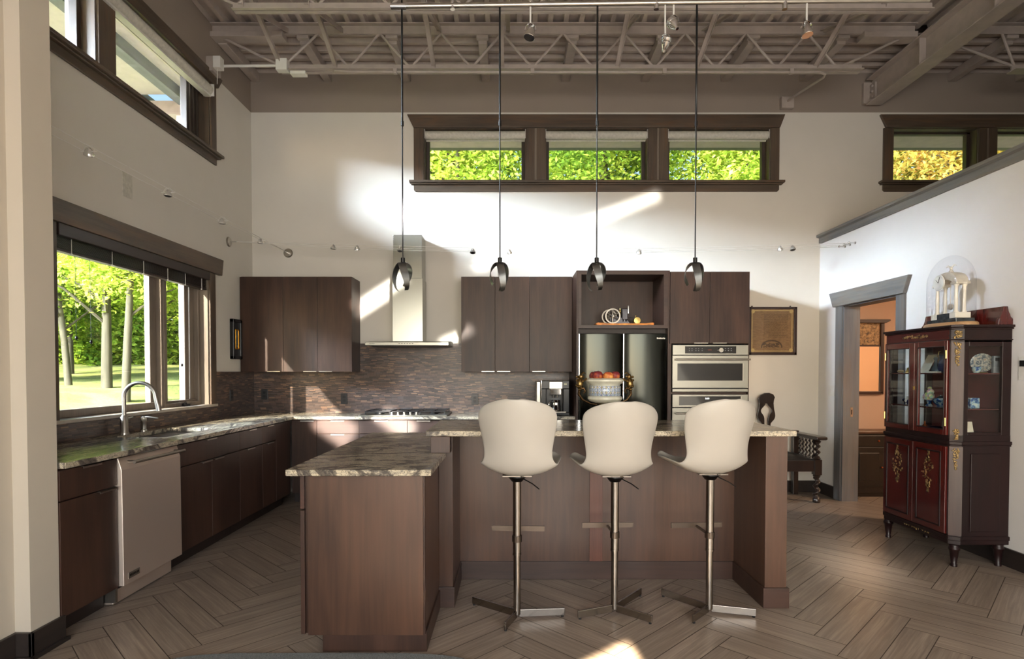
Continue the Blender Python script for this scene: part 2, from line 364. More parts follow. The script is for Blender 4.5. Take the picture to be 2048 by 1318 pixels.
# ceiling deck
def deck():
    b = MB(); p = .1524; zb, zt = 4.80, 4.845
    def strip(profile, ax, a, c):
        n = len(profile); vs = [((u, a, z) if ax == 'Y' else (a, u, z)) for u, z in profile] + [((u, c, z) if ax == 'Y' else (c, u, z)) for u, z in profile]
        b.add(vs, [(i, i + 1, n + i + 1, n + i) for i in range(n - 1)])
    pr = []; x = -3.0
    while x < 7.0:
        pr += [(x, zb), (x + .045, zb), (x + .058, zt), (x + p - .013, zt)]; x += p
    strip(pr, 'Y', -3.0, 5.93)
    pr = []; y = 5.93; d = -.045
    while y < 6.72:
        pr += [(y, zb + d), (y + .045, zb + d), (y + .058, zt + d), (y + p - .013, zt + d)]; y += p
    strip(pr, 'X', -3.0, 7.0)
    b.box(-3.2, 7.2, -3.2, 6.92, 4.95, 5.05)
    o = b.build('ceiling', M['deck']); return struct(o)
deck()

# ------------------------------------------------------------------ windows and doorway
def clerestory(name, ops, header, y=YB, right_end=True):
    r = struct(thing(name, None, None, ((ops[0][0] + ops[-1][1]) / 2, y, ZB0)))
    x0, x1 = ops[0][0] - .114, ops[-1][1] + .10
    MB().prism([(header[0], 4.283), (header[1], 4.283), (header[1] - .055, 4.136), (header[0] + .072, 4.136)], 'Y', y - .035, y).build('header', M['trimx'], r, .004)
    b = MB().box(x0, ops[0][0], y - .02, y, ZB0, 4.136)
    for i in range(len(ops) - 1):
        a, c = ops[i][1], ops[i + 1][0]; mid = (a + c) / 2
        b.box(a, mid - .012, y - .02, y, ZB0, 4.136).box(mid + .012, c, y - .02, y, ZB0, 4.136)
    b.box(ops[-1][1], x1, y - .02, y, ZB0, 4.136); b.build('casing', M['trimz'], r, .003)
    for i in range(len(ops) - 1):
        mid = (ops[i][1] + ops[i + 1][0]) / 2; box(mid - .012, mid + .012, y - .012, y, ZB0, 4.136).build('mullion_strip', M['sashin'], r)
    MB().box(x0 - .045, x1 + .045, y - .075, y + .0, ZB0 - .02, ZB0 + .006).box(x0 - .03, x1 + .03, y - .05, y, ZB0 - .035, ZB0 - .02).build('stool', M['trimx'], r, .004)
    MB().prism([(x0 + .02, 3.421), (x1 - .02, 3.421), (x1, 3.44), (x1, ZB0 - .035), (x0, ZB0 - .035), (x0, 3.44)], 'Y', y - .02, y).build('apron', M['trimx'], r, .003)
    for a, c in ops:
        jb = MB().box(a, a + .012, y, y + .19, ZB0, ZB1).box(c - .012, c, y, y + .19, ZB0, ZB1).box(a, c, y, y + .19, ZB0, ZB0 + .012).box(a, c, y, y + .19, ZB1 - .012, ZB1)
        jb.build('jamb', M['trimz'], r)
        f = MB().box(a + .012, a + .05, y + .10, y + .16, ZB0, ZB1).box(c - .05, c - .012, y + .10, y + .16, ZB0, ZB1).box(a, c, y + .10, y + .16, ZB0 + .005, ZB0 + .03).box(a, c, y + .10, y + .16, ZB1 - .03, ZB1)
        s = f.build('sash', M['sash'], r, .003)
        box(a + .04, c - .04, y + .125, y + .131, ZB0 + .02, ZB1 - .02).build('pane', M['glass'], s)
    return r
clerestory('window_3', OPB, (-1.185, 3.084)); clerestory('window_4', OPR, (4.161, 6.6))

def left_clerestory():
    r = struct(thing('window_2', None, None, (XL, 4.8, ZB0))); x = XL
    MB().prism([(2.0, 4.32), (5.985, 4.32), (5.90, 4.20), (2.0, 4.20)], 'X', x, x + .035).build('header', M['trimy'], r, .004)
    MB().box(x, x + .02, 4.22, 4.40, ZB0, 4.20).box(x, x + .02, 5.78, 5.88, ZB0, 4.20).build('casing', M['trimz'], r, .003)
    MB().box(x, x + .075, 2.0, 5.925, ZB0 - .02, ZB0 + .006).box(x, x + .05, 2.0, 5.91, ZB0 - .035, ZB0 - .02).build('stool', M['trimy'], r, .004)
    box(x, x + .02, 2.0, 5.88, 3.43, ZB0 - .035).build('apron', M['trimy'], r, .003)
    for a, c in UL:
        MB().box(x - .19, x, a, a + .012, ZB0, 4.2).box(x - .19, x, c - .012, c, ZB0, 4.2).box(x - .19, x, a, c, ZB0, ZB0 + .012).box(x - .19, x, a, c, 4.188, 4.2).build('jamb', M['trimz'], r)
        e = .22 if c > 5 else .05
        f = MB().box(x - .16, x - .10, a + .012, a + .05, ZB0, 4.2).box(x - .16, x - .10, c - e, c - .012, ZB0, 4.2).box(x - .16, x - .10, a, c, ZB0 + .005, ZB0 + .04).box(x - .16, x - .10, a, c, 4.16, 4.2)
        for k in range(3 if c > 5 else 0): f.box(x - .10, x - .085, c - e + .03 + k * .065, c - e + .045 + k * .065, ZB0, 4.2)
        s = f.build('sash', M['sash'], r, .003)
        box(x - .134, x - .128, a + .04, c - e + .01, ZB0 + .03, 4.17).build('pane', M['glass'], s)
left_clerestory()

def left_window():
    r = struct(thing('window_1', None, None, (XL, 4.8, 1.05))); x = XL; y0, y1 = LL[0]
    MB().prism([(3.60, 2.495), (5.955, 2.505), (5.925, 2.345), (3.60, 2.345)], 'X', x, x + .04).build('header', M['trimy'], r, .004)
    MB().box(x, x + .02, y0 - .11, y0, 1.05, 2.345).box(x, x + .02, y1, y1 + .105, 1.03, 2.345).build('casing', M['trimz'], r, .003)
    box(x - .19, x + .03, y0 - .11, y1 + .11, 1.035, 1.06).build('stool', plain('sunlit_sill', (186, 178, 166), .35), r, .004)  # sunlight on the sill is put into this paler colour
    MB().box(x - .19, x, y0, y0 + .015, 1.06, 2.345).box(x - .19, x, y1 - .015, y1, 1.06, 2.345).box(x - .19, x, y0, y1, 2.33, 2.345).build('jamb', M['sashin'], r)
    f = MB()
    for a, c in ((y0 + .015, y0 + .10), (4.98, 5.07), (5.14, 5.23), (5.51, 5.58), (5.60, 5.67)): f.box(x - .165, x - .118, a, c, 1.06, 2.34)
    for a, c in ((5.07, 5.10), (5.11, 5.14), (5.67, 5.705)): f.box(x - .16, x - .075, a, c, 1.06, 2.34)
    f.box(x - .17, x - .10, y0, y1, 1.06, 1.115).box(x - .17, x - .10, y0, y1, 2.29, 2.34).box(x - .10, x - .07, 5.1, 5.7, 1.06, 1.095)
    s = f.build('sash', M['sashin'], r, .004)
    box(x - .14, x - .134, y0 + .09, 5.0, 1.10, 2.30).build('pane', M['glass'], s); box(x - .14, x - .134, 5.22, 5.52, 1.10, 2.30).build('pane', M['glass'], s)
    MB().box(x - .07, x - .045, 5.36, 5.46, 1.06, 1.08).tube([(x - .05, 5.40, 1.08), (x - .03, 5.36, 1.10), (x - .025, 5.30, 1.085)], .006, 6).build('crank', M['dark'], r, smooth=True)
left_window()

def doorway():
    r = struct(thing('door_1', None, None, (XR, 5.77, 0))); x = XR
    MB().prism([(5.145, 2.23), (6.43, 2.23), (6.355, 2.075), (5.215, 2.075)], 'X', x - .04, x).build('header', M['doory'], r, .004)
    MB().box(x - .022, x, DY0 - .115, DY0, 0, 2.075).box(x - .022, x, DY1, DY1 + .12, 0, 2.075).build('casing', M['doorz'], r, .003)
    j = MB().box(x - .004, x + .165, DY0, DY0 + .015, 0, DZ).box(x - .004, x + .165, DY1 - .015, DY1, 0, DZ).box(x - .004, x + .165, DY0, DY1, DZ - .015, DZ).build('jamb', M['doorz'], r)
    MB().box(x + .075, x + .10, DY1 - .0175, DY1 - .014, .90, 1.00).build('strike_plate', M['nickel'], j); MB().box(x + .082, x + .092, DY1 - .0185, DY1 - .015, .925, .975).build('strike_hole', M['black'], j)
    box(x + .14, x + .165, DY0 - .1, DY0, 0, 2.1).box(x + .14, x + .165, DY1, DY1 + .1, 0, 2.1)
doorway()

# roller shades
def shade_x(x0, x1, label, y=YB + .045, z=4.076, w_bracket=True):
    t = thing('roller_shade', label, 'roller shade', ((x0 + x1) / 2, y, z), 'roller shades on the back wall windows')
    MB().lathe([(.047, x0 + .012), (.047, x1 - .012)], (0, y, z), 20, 'X').build('fabric_roll', M['shade'], t, smooth=True)
    [box(q, q + .006, y - .048, y + .048, z - .05, z + .055).build('bracket', M['white'], t, .002) for q in (x0 + .006, x1 - .012)]
    box(x0 + .014, x1 - .014, y + .03, y + .04, z - .056, z - .02).build('hem_bar', M['shade'], t)
for (a, c), l in zip(OPB, ('rolled-up pale shade in the left light of the triple clerestory window', 'rolled-up pale shade in the middle light of the triple clerestory window', 'rolled-up pale shade in the right light of the triple clerestory window')):
    shade_x(a, c, l)
t = thing('roller_shade', 'long rolled-up white shade above the left wall clerestory window', 'roller shade', (XL - .0, 4.9, 4.10))
MB().lathe([(.052, 2.3), (.052, 5.745)], (XL + .01, 0, 4.115), 20, 'Y').build('fabric_roll', M['shade'], t, smooth=True)
box(XL - .04, XL + .065, 5.745, 5.755, 4.055, 4.17).build('bracket', M['white'], t, .002)
box(XL - .02, XL + .04, 2.3, 5.74, 4.045, 4.062).build('hem_bar', M['white'], t)
# wooden blind drawn up over the sink window
t = thing('wooden_blind', 'dark wooden blind drawn up above the sink window', 'blind', (XL, 4.76, 2.34))
box(XL - .05, XL + .03, LL[0][0] + .005, LL[0][1] - .02, 2.265, 2.345).build('valance', M['blind'], t, .004)
sl = MB()
for k in range(9): sl.box(XL - .055, XL - .002, LL[0][0] + .02, LL[0][1] - .03, 2.190 + k * .0085, 2.1935 + k * .0085)
tag(sl.build('slat_stack', M['blind'], t), kind='stuff')
box(XL - .055, XL - .0, LL[0][0] + .02, LL[0][1] - .03, 2.168, 2.186).build('bottom_rail', M['blind'], t, .003)
for yy in (3.95, 4.35, 4.72, 5.05, 5.32, 5.60):
    MB().tube([(XL + .001, yy, 2.165), (XL + .001, yy, 2.265)], .0025, 5).ball((XL - .002, yy, 2.166), .008).build('ladder_cord', M['white'] if yy > 4 else M['white'], t)
for yy, zz in ((4.02, 1.62), (4.16, 1.60), (5.30, 1.45)):
    MB().tube([(XL - .03, yy, 2.17), (XL - .028, yy, zz)], .0013, 4).ball((XL - .028, yy, zz - .012), .009, .009, .014, 8, 6).build('pull_cord', M['dark'], t, smooth=True)

# ------------------------------------------------------------------ roof steel
def joist(y, label, hw=.058):
    t = thing('steel_joist', label, 'roof joist', (0, y, 4.36), 'open web roof joists')
    MB().box(-2.30, 3.46, y - hw, y - .008, 4.355, 4.362).box(-2.30, 3.46, y - .014, y - .008, 4.362, 4.415).box(-2.30, 3.46, y + .008, y + hw, 4.355, 4.362).box(-2.30, 3.46, y + .008, y + .014, 4.362, 4.415).build('bottom_chord', M['steelpaint'], t)
    MB().box(XL, 3.98, y - .062, y - .008, 4.792, 4.80).box(XL, 3.98, y - .014, y - .008, 4.715, 4.80).box(XL, 3.98, y + .008, y + .062, 4.792, 4.80).box(XL, 3.98, y + .008, y + .014, 4.715, 4.80).build('top_chord', M['steelpaint'], t)
    MB().box(XL, -2.25, y - .065, y + .065, 4.665, 4.715).build('bearing_seat', M['steelpaint'], t, .003); MB().box(3.45, 3.98, y - .065, y + .065, 4.66, 4.715).build('bearing_seat', M['steelpaint'], t, .003)
    P = [(-2.90, 4.70), (-2.27, 4.40)]; k = 0; x = -1.915
    while x < 3.4:
        P.append((x, 4.73 if k % 2 == 0 else 4.385)); k += 1; x += .3025
    P.append((3.9, 4.70))
    for a, c in zip(P[:-1], P[1:]): MB().tube([(a[0], y, a[1]), (c[0], y, c[1])], .0125, 8).build('web_rod', M['steelpaint'], t, smooth=True)
joist(5.87, 'open web steel joist nearest the back wall'); joist(4.90, 'open web steel joist nearer the room, crossing the top of the picture', .042)
br = None
for i, x in enumerate((-2.27, -1.73, -.76, -.08, 1.06, 1.85, 3.02)):
    w = ('at the left end of the joists', 'above the left wall cabinets', 'above the range hood', 'left of the second pendant rod', 'above the refrigerator', 'right of the fourth pendant rod', 'near the big beam at right')[i]
    t = thing('cross_bridging', 'pair of crossed steel angles bracing the joists ' + w, 'bridging', (x, 5.37, 4.58), 'crossed bracing between the roof joists')
    MB().bar((x, 4.87, 4.76), (x, 5.87, 4.40), .045, .006, (1, 0, 0)).bar((x - .02, 4.87, 4.76), (x - .02, 5.87, 4.40), .006, .04, (1, 0, 0)).build('brace', M['steelpaint'], t)
    MB().bar((x + .06, 4.87, 4.40), (x + .06, 5.87, 4.75), .045, .006, (1, 0, 0)).bar((x + .04, 4.87, 4.40), (x + .04, 5.87, 4.75), .006, .04, (1, 0, 0)).build('brace', M['steelpaint'], t)
OUT = [(-2.90, 'against the left wall'), (-2.08, 'above the left wall cabinets'), (-1.197, 'above the range hood'), (-.294, 'above the left light of the triple window'), (.604, 'above the middle of the triple window'), (1.501, 'above the second mullion of the triple window'), (2.405, 'above the right light of the triple window'), (3.296, 'left of the big beam'), (4.973, 'above the window right of the big beam'), (5.735, 'furthest right, at the picture edge')]
for x, w in OUT:
    o = box(x - .045, x + .045, 5.93, YB - .003, 4.655, 4.752).box(x - .06, x + .06, 5.88, 5.935, 4.69, 4.752).build('outrigger_beam', M['steelpaint'], None, .006)
    tag(o, 'short steel outrigger beam under the deck ' + w, 'roof beam', 'short outrigger beams at the back wall')
t = thing('steel_beam', 'large steel I-beam running from the back wall towards the camera', 'beam', (4.06, 3.0, 4.37))
MB().box(3.975, 4.145, -3.0, YB - .06, 4.37, 4.385).build('bottom_flange', M['steelpaint'], t, .002)
MB().box(3.975, 4.145, -3.0, YB - .06, 4.645, 4.66).build('top_flange', M['steelpaint'], t, .002)
MB().box(4.052, 4.066, -3.0, YB - .04, 4.385, 4.645).build('web', M['steelpaint'], t)
cl = MB().box(4.03, 4.052, YB - .13, YB - .04, 4.42, 4.60)
for z in (4.45, 4.51, 4.57): cl.lathe([(.014, 4.01), (.014, 4.03)], (0, YB - .09, z), 6, 'X')
cl.box(3.96, 4.16, YB - .04, YB, 4.40, 4.63).build('bolted_cleat', M['steelpaint'], t)
MB().box(3.99, 4.052, 5.80, 5.815, 4.385, 4.645).box(3.99, 4.052, 4.9, 4.915, 4.385, 4.645).build('stiffener', M['steelpaint'], t)
# second joist bay right of the beam
t = thing('steel_joist', 'open web steel joist right of the big beam', 'roof joist', (5.5, 5.87, 4.4))
MB().box(4.14, 7.0, 5.81, 5.862, 4.792, 4.80).box(4.14, 7.0, 5.856, 5.862, 4.715, 4.80).box(4.14, 7.0, 5.878, 5.93, 4.792, 4.80).build('top_chord', M['steelpaint'], t)
MB().box(4.95, 7.0, 5.81, 5.93, 4.355, 4.362).box(4.95, 7.0, 5.862, 5.868, 4.362, 4.415).box(4.95, 7.0, 5.872, 5.878, 4.362, 4.415).build('bottom_chord', M['steelpaint'], t)
for a, c in (((4.16, 4.70), (4.98, 4.40)), ((4.98, 4.40), (5.15 - .3, 4.73)), ((5.15, 4.40), (5.45, 4.73)), ((5.45, 4.73), (5.75, 4.40))):
    MB().tube([(a[0], 5.87, a[1]), (c[0], 5.87, c[1])], .0125, 8).build('web_rod', M['steelpaint'], t, smooth=True)
t = thing('conduit', 'thin painted conduit under the joist bending down to a box on the back wall', 'conduit', (1, 5.84, 4.33))
MB().tube([(-1.75, 5.83, 4.345), (-1.6, 5.83, 4.332), (0, 5.83, 4.328), (3.02, 5.83, 4.328), (3.10, 5.86, 4.322), (3.12, 5.93, 4.325), (3.10, 6.55, 4.41), (3.10, 6.66, 4.42)], .012, 8).build('pipe', M['steelpaint'], t, smooth=True)
MB().box(3.03, 3.17, YB - .06, YB, 4.345, 4.47).build('junction_box', M['steelpaint'], t, .005)
for x in (-1.15, .2, 1.5, 2.75): MB().box(x - .02, x + .02, 5.81, 5.85, 4.31, 4.356).build('clip', M['steelpaint'], t, .004)
t = thing('conduit', 'short pale conduit from the joist end to a box high on the left wall', 'conduit', (-2.6, 5.80, 4.36))
MB().tube([(-2.92, 5.80, 4.37), (-2.3, 5.80, 4.375)], .013, 8).build('pipe', M['white'], t, smooth=True)
MB().box(XL, XL + .07, 5.72, 5.88, 4.29, 4.43).build('junction_box', M['steelpaint'], t, .005)
MB().box(-2.89, -2.82, 5.72, 5.80, 4.32, 4.43).tube([(-2.86, 5.75, 4.32), (-2.865, 5.75, 4.17)], .004, 5).build('sensor', M['white'], t, .008)
MB().box(-2.31, -2.20, 5.78, 5.86, 4.33, 4.44).box(-2.17, -2.02, 5.78, 5.86, 4.29, 4.32).build('clamp', M['white'], t, .004)

# ------------------------------------------------------------------ kitchen cabinets
def front(parent, name, fac, pl, u0, u1, z0, z1, mat=None, pull=None, pl_u=None, th=.02, g=.0015):
    u0 += g; u1 -= g; z0 += g; z1 -= g
    m = mat or M['cab']
    if fac == '+X': o = box(pl, pl + th, u0, u1, z0, z1)
    elif fac == '-X': o = box(pl - th, pl, u0, u1, z0, z1)
    else: o = box(u0, u1, pl - th, pl, z0, z1)
    o = o.build(name, m, parent, .0015)
    if pull:
        uc = pl_u if pl_u is not None else (u0 + u1) / 2; h = .07
        zz = z1 if pull == 'top' else z0
        za, zb = (zz - .010, zz + .0025) if pull == 'top' else (zz - .0025, zz + .008)
        if fac == '+X': q = box(pl + th, pl + th + .018, uc - h, uc + h, zz - .0005 if pull == 'top' else zz - .0025, zz + .0025 if pull == 'top' else zz + .0005).box(pl + th + .015, pl + th + .018, uc - h, uc + h, za, zb)
        elif fac == '-X': q = box(pl - th - .018, pl - th, uc - h, uc + h, zz - .0005, zz + .0025).box(pl - th - .018, pl - th - .015, uc - h, uc + h, za, zb)
        else: q = box(uc - h, uc + h, pl - th - .018, pl - th, zz - .0005 if pull == 'top' else zz - .0025, zz + .0025 if pull == 'top' else zz + .0005).box(uc - h, uc + h, pl - th - .018, pl - th - .015, za, zb)
        q.build('handle', M['nickel'], o)
    return o
def left_base(u0, u1, label, parts):
    t = thing('base_cabinet', label, 'cabinet', (-2.6, (u0 + u1) / 2, 0), 'base cabinets')
    MB().box(XL + .02, -2.321, u0 + .001, u1 - .001, .105, .878).build('body', M['cab'], t)
    MB().box(XL + .02, -2.39, u0 + .001, u1 - .001, 0, .105).build('toe_kick', M['kick'], t)
    for p in parts: front(t, p[0], '+X', -2.32, *p[1:5], pull=p[5] if len(p) > 5 else None, pl_u=p[6] if len(p) > 6 else None)
left_base(2.96, 3.395, 'dark wood base cabinet left of the dishwasher', [('drawer', 2.96, 3.395, .715, .872, 'top'), ('door', 2.96, 3.395, .115, .71, 'top', 3.30)])
left_base(4.012, 4.93, 'wide dark wood sink base cabinet right of the dishwasher', [('false_drawer', 4.012, 4.93, .715, .872, 'top', 4.45), ('door', 4.012, 4.47, .115, .71, 'top', 4.38), ('door', 4.47, 4.93, .115, .71, 'top', 4.56)])
left_base(4.93, 5.38, 'dark wood drawer and door cabinet right of the sink base', [('drawer', 4.93, 5.38, .715, .872, 'top'), ('door', 4.93, 5.38, .115, .71, 'top', 5.12)])
left_base(5.38, 5.69, 'narrow dark wood base cabinet near the back corner', [('drawer', 5.38, 5.69, .715, .872, 'top'), ('door', 5.38, 5.69, .115, .71, 'top')])
left_base(5.69, 6.05, 'plain dark wood filler unit in the back left corner', [('panel', 5.69, 6.05, .115, .872)])
def back_base(u0, u1, label, parts):
    t = thing('base_cabinet', label, 'cabinet', ((u0 + u1) / 2, 6.4, 0), 'base cabinets')
    MB().box(max(u0, -2.318) + .001, u1 - .001, 6.101, YB - .02, .105, .878).build('body', M['cab'], t)
    MB().box(max(u0, -2.318) + .001, u1 - .001, 6.17, YB - .02, 0, .105).build('toe_kick', M['kick'], t)
    for p in parts: front(t, p[0], '-Y', 6.10, *p[1:5], mat=M['cabx'] if p[0] == 'drawer' else M['cab'], pull=p[5] if len(p) > 5 else None, pl_u=p[6] if len(p) > 6 else None)
back_base(-2.30, -2.034, 'narrow dark wood corner cabinet on the back run', [('door', -2.295, -2.034, .115, .872, 'top', -2.13)])
back_base(-2.034, -1.593, 'dark wood drawer unit left of the cooktop', [('drawer', -2.034, -1.593, .735, .872, 'top'), ('drawer', -2.034, -1.593, .425, .73, 'top'), ('drawer', -2.034, -1.593, .115, .42, 'top')])
back_base(-1.593, -.66, 'wide dark wood drawer cabinet under the gas cooktop', [('drawer', -1.593, -1.09, .735, .872, 'top', -1.36), ('drawer', -1.09, -.66, .735, .872, 'top', -.92), ('drawer', -1.593, -.66, .425, .73, 'top'), ('drawer', -1.593, -.66, .115, .42, 'top')])
back_base(-.66, .0, 'dark wood base cabinet right of the cooktop', [('drawer', -.66, 0, .735, .872, 'top'), ('door', -.66, -.33, .115, .73, 'top'), ('door', -.33, 0, .115, .73, 'top')])
back_base(.0, .652, 'dark wood base cabinet under the coffee machine', [('drawer', 0, .652, .735, .872, 'top'), ('door', 0, .326, .115, .73, 'top'), ('door', .326, .652, .115, .73, 'top')])
def upper(u0, u1, label, doors, pulls):
    t = thing('wall_cabinet', label, 'cabinet', ((u0 + u1) / 2, 6.53, 1.378), 'wall cabinets on the back wall')
    MB().box(u0 + .0005, u1 - .0005, 6.371, YB - .001, 1.378, 2.407).build('body', M['cab'], t)
    for (a, c), pu in zip(doors, pulls): front(t, 'door', '-Y', 6.37, a, c, 1.376, 2.407, pull='bottom', pl_u=pu)
upper(-2.955, -2.481, 'dark wood wall cabinet in the back left corner', [(-2.93, -2.481)], [-2.58])
upper(-2.481, -1.735, 'two-door dark wood wall cabinet left of the range hood', [(-2.481, -2.108), (-2.108, -1.735)], [-2.19, -2.02])
upper(-.551, .189, 'two-door dark wood wall cabinet right of the range hood', [(-.551, -.184), (-.184, .189)], [-.26, -.09])
upper(.189, .652, 'single-door dark wood wall cabinet beside the refrigerator', [(.189, .652)], [.29])

# dishwasher
t = thing('dishwasher', 'stainless steel dishwasher under the left counter', 'dishwasher', (-2.6, 3.70, 0))
MB().box(XL + .05, -2.325, 3.399, 4.008, .12, .872).build('tub', M['black'], t)
dr = MB().prism([(-2.324, .872), (-2.300, .872), (-2.278, .80), (-2.274, .118), (-2.324, .118)], 'Y', 3.402, 4.006).build('door', M['steely'], t, .003)
MB().tube([(-2.235, 3.45, .842), (-2.235, 3.98, .842)], .0105, 12).build('handle', M['nickel'], dr, smooth=True)
MB().tube([(-2.29, 3.475, .842), (-2.235, 3.475, .842)], .008, 8).tube([(-2.29, 3.955, .842), (-2.235, 3.955, .842)], .008, 8).build('handle_post', M['nickel'], dr, smooth=True)
bd = MB().box(-2.274, -2.2715, 3.44, 3.545, .148, .185)
bd = bd.build('badge', M['nickel'], dr, .001)
def text(s, size, loc, rot, mat, parent, name='lettering', ext=.0006):
    cu = bpy.data.curves.new(name, 'FONT'); cu.body = s; cu.size = size; cu.extrude = ext; cu.align_x = 'CENTER'; cu.align_y = 'CENTER'
    o = bpy.data.objects.new(name, cu); COL.objects.link(o); me = bpy.data.meshes.new_from_object(o.evaluated_get(bpy.context.evaluated_depsgraph_get()))
    COL.objects.unlink(o); bpy.data.objects.remove(o); me.materials.clear(); me.materials.append(mat); me.name = name
    q = bpy.data.objects.new(name, me); COL.objects.link(q); q.rotation_euler = rot
    off = Vector((0, 0, 0)); a = parent
    while a is not None: off += a.location; a = a.parent
    q.location = Vector(loc) - off; q.parent = parent
    return q
lt = MB()
for k in range(7): lt.box(-2.2716, -2.271, 3.452 + k * .0125, 3.460 + k * .0125, .160, .174)
lt.build('lettering', M['dark'], bd)
kp = MB().box(-2.42, -2.345, 3.41, 3.998, .005, .085).build('kick_plate', M['steely'], t, .003)
MB().box(-2.44, -2.325, 3.402, 3.42, .02, .12).build('kick_bracket', M['nickel'], t)
cd = MB()
for k in range(9): cd.box(-2.318, -2.299, 3.62 + k * .025, 3.628 + k * .025, .8722, .8732)
cd.build('control_strip', M['white'], t)

# counters
t = thing('countertop', 'speckled granite L-shaped countertop along the left and back walls', 'countertop', (-1.5, 5, .884))
SX0, SX1, SY0, SY1 = -2.83, -2.44, 4.12, 4.82
cb = MB().box(XL + .012, SX0, 2.96, 6.688, .884, .914).box(SX1, -2.265, 2.96, 6.688, .884, .914).box(SX0, SX1, 2.96, SY0, .884, .914).box(SX0, SX1, SY1, 6.688, .884, .914)
cb.build('slab', M['granite'], t); box(-2.265, .652, 6.05, 6.688, .884, .914).build('slab', M['granitex'], t)
t = thing('sink', 'undermount steel sink below the window', 'sink', (-2.635, 4.47, .70))
MB().box(SX0, SX0 + .004, SY0, SY1, .69, .883).box(SX1 - .004, SX1, SY0, SY1, .69, .883).box(SX0, SX1, SY0, SY0 + .004, .69, .883).box(SX0, SX1, SY1 - .004, SY1, .69, .883).box(SX0, SX1, SY0, SY1, .682, .69).build('basin', M['steel'], t)
MB().lathe([(.001, .6925), (.045, .6925), (.045, .69)], (-2.635, 4.47, 0), 20).build('drain', M['nickel'], t)
fx, fy = -2.875, 4.33
t = thing('faucet', 'tall brushed steel gooseneck faucet behind the sink', 'faucet', (fx, fy, .914))
MB().lathe([(.031, .914), (.031, .925), (.026, .935), (.026, 1.04), (.022, 1.045), (.0155, 1.055)], (fx, fy, 0), 20).build('body', M['nickel'], t, smooth=True)
arc = [(fx, fy, 1.05), (fx, fy, 1.18)] + [(fx + .105 - .105 * cos(a), fy + .02 * (1 - cos(a)), 1.19 + .105 * sin(a)) for a in [pi * k / 14 for k in range(0, 15)]] + [(fx + .228, fy + .045, 1.10)]
MB().tube(arc, [.0145] * (len(arc) - 2) + [.0155, .0185], 14).build('gooseneck', M['nickel'], t, smooth=True)
MB().tube([(fx + .222, fy + .044, 1.135), (fx + .231, fy + .046, 1.085)], [.018, .0195], 14).build('spray_head', M['nickel'], t, smooth=True)
MB().tube([(fx, fy + .02, 1.02), (fx + .01, fy + .085, 1.035)], [.012, .006], 8).build('lever', M['nickel'], t, smooth=True)
t = thing('soap_dispenser', 'small brushed steel soap dispenser beside the faucet', 'soap dispenser', (fx, 4.56, .914))
MB().lathe([(.024, .914), (.024, .925), (.018, .93), (.018, .985), (.021, .99), (.021, 1.02), (.012, 1.03)], (fx, 4.56, 0), 16).build('body', M['nickel'], t, smooth=True)
MB().tube([(fx, 4.56, 1.02), (fx + .03, 4.56, 1.024), (fx + .10, 4.58, 1.012)], [.009, .008, .006], 8).build('spout', M['nickel'], t, smooth=True)

# cooktop
t = thing('gas_cooktop', 'steel gas cooktop with black grates below the range hood', 'cooktop', (-1.13, 6.35, .915))
box(-1.60, -.68, 6.09, 6.62, .9145, .926).build('tray', M['steel'], t, .003)
for i, cx in enumerate((-1.42, -1.13, -.84)):
    g = MB()
    for dx in (-.13, 0, .13): g.box(cx + dx - .006, cx + dx + .006, 6.17, 6.59, .950, .962)
    for dy in (6.18, 6.38, 6.58): g.box(cx - .136, cx + .136, dy - .006, dy + .006, .950, .962)
    for dx in (-.13, .13):
        for dy in (6.18, 6.58): g.box(cx + dx - .007, cx + dx + .007, dy - .007, dy + .007, .926, .952)
    g.build('grate', M['black'], t, .002)
    for dy in (6.28, 6.48): MB().lathe([(.05, .926), (.05, .936), (.035, .938), (.035, .946)], (cx, dy, 0), 16).build('burner', M['dark'], t, smooth=True)
for k in range(5): MB().lathe([(.018, .926), (.018, .932), (.014, .934), (.013, .954), (.001, .955)], (-1.26 + k * .065, 6.125, 0), 14).build('knob', M['nickel'], t, smooth=True)

# range hood
t = thing('range_hood', 'stainless steel chimney range hood on the back wall', 'range hood', (-1.14, 6.5, 1.66))
MB().prism([(6.20, 1.658), (6.688, 1.658), (6.688, 1.712), (6.42, 1.712), (6.20, 1.690)], 'X', -1.556, -.672).build('canopy', M['steel'], t, .002)
MB().box(-1.308, -.978, 6.42, YB, 1.712, 2.40).build('chimney', M['hood'], t, .002); MB().box(-1.300, -.986, 6.428, YB, 2.40, 2.872).build('chimney_sleeve', M['hood'], t, .002)
hb = MB()
for k in range(6): hb.box(-1.20 + k * .028, -1.186 + k * .028, 6.197, 6.20, 1.672, 1.680)
hb.build('control_buttons', M['black'], t)
lt = MB()
for k in range(8): lt.box(-1.512 + k * .0075, -1.507 + k * .0075, 6.1985, 6.2, 1.672, 1.678)
lt.build('lettering', M['dark'], t)
MB().box(-1.50, -.73, 6.24, 6.66, 1.652, 1.658).build('filter', M['dark'], t)

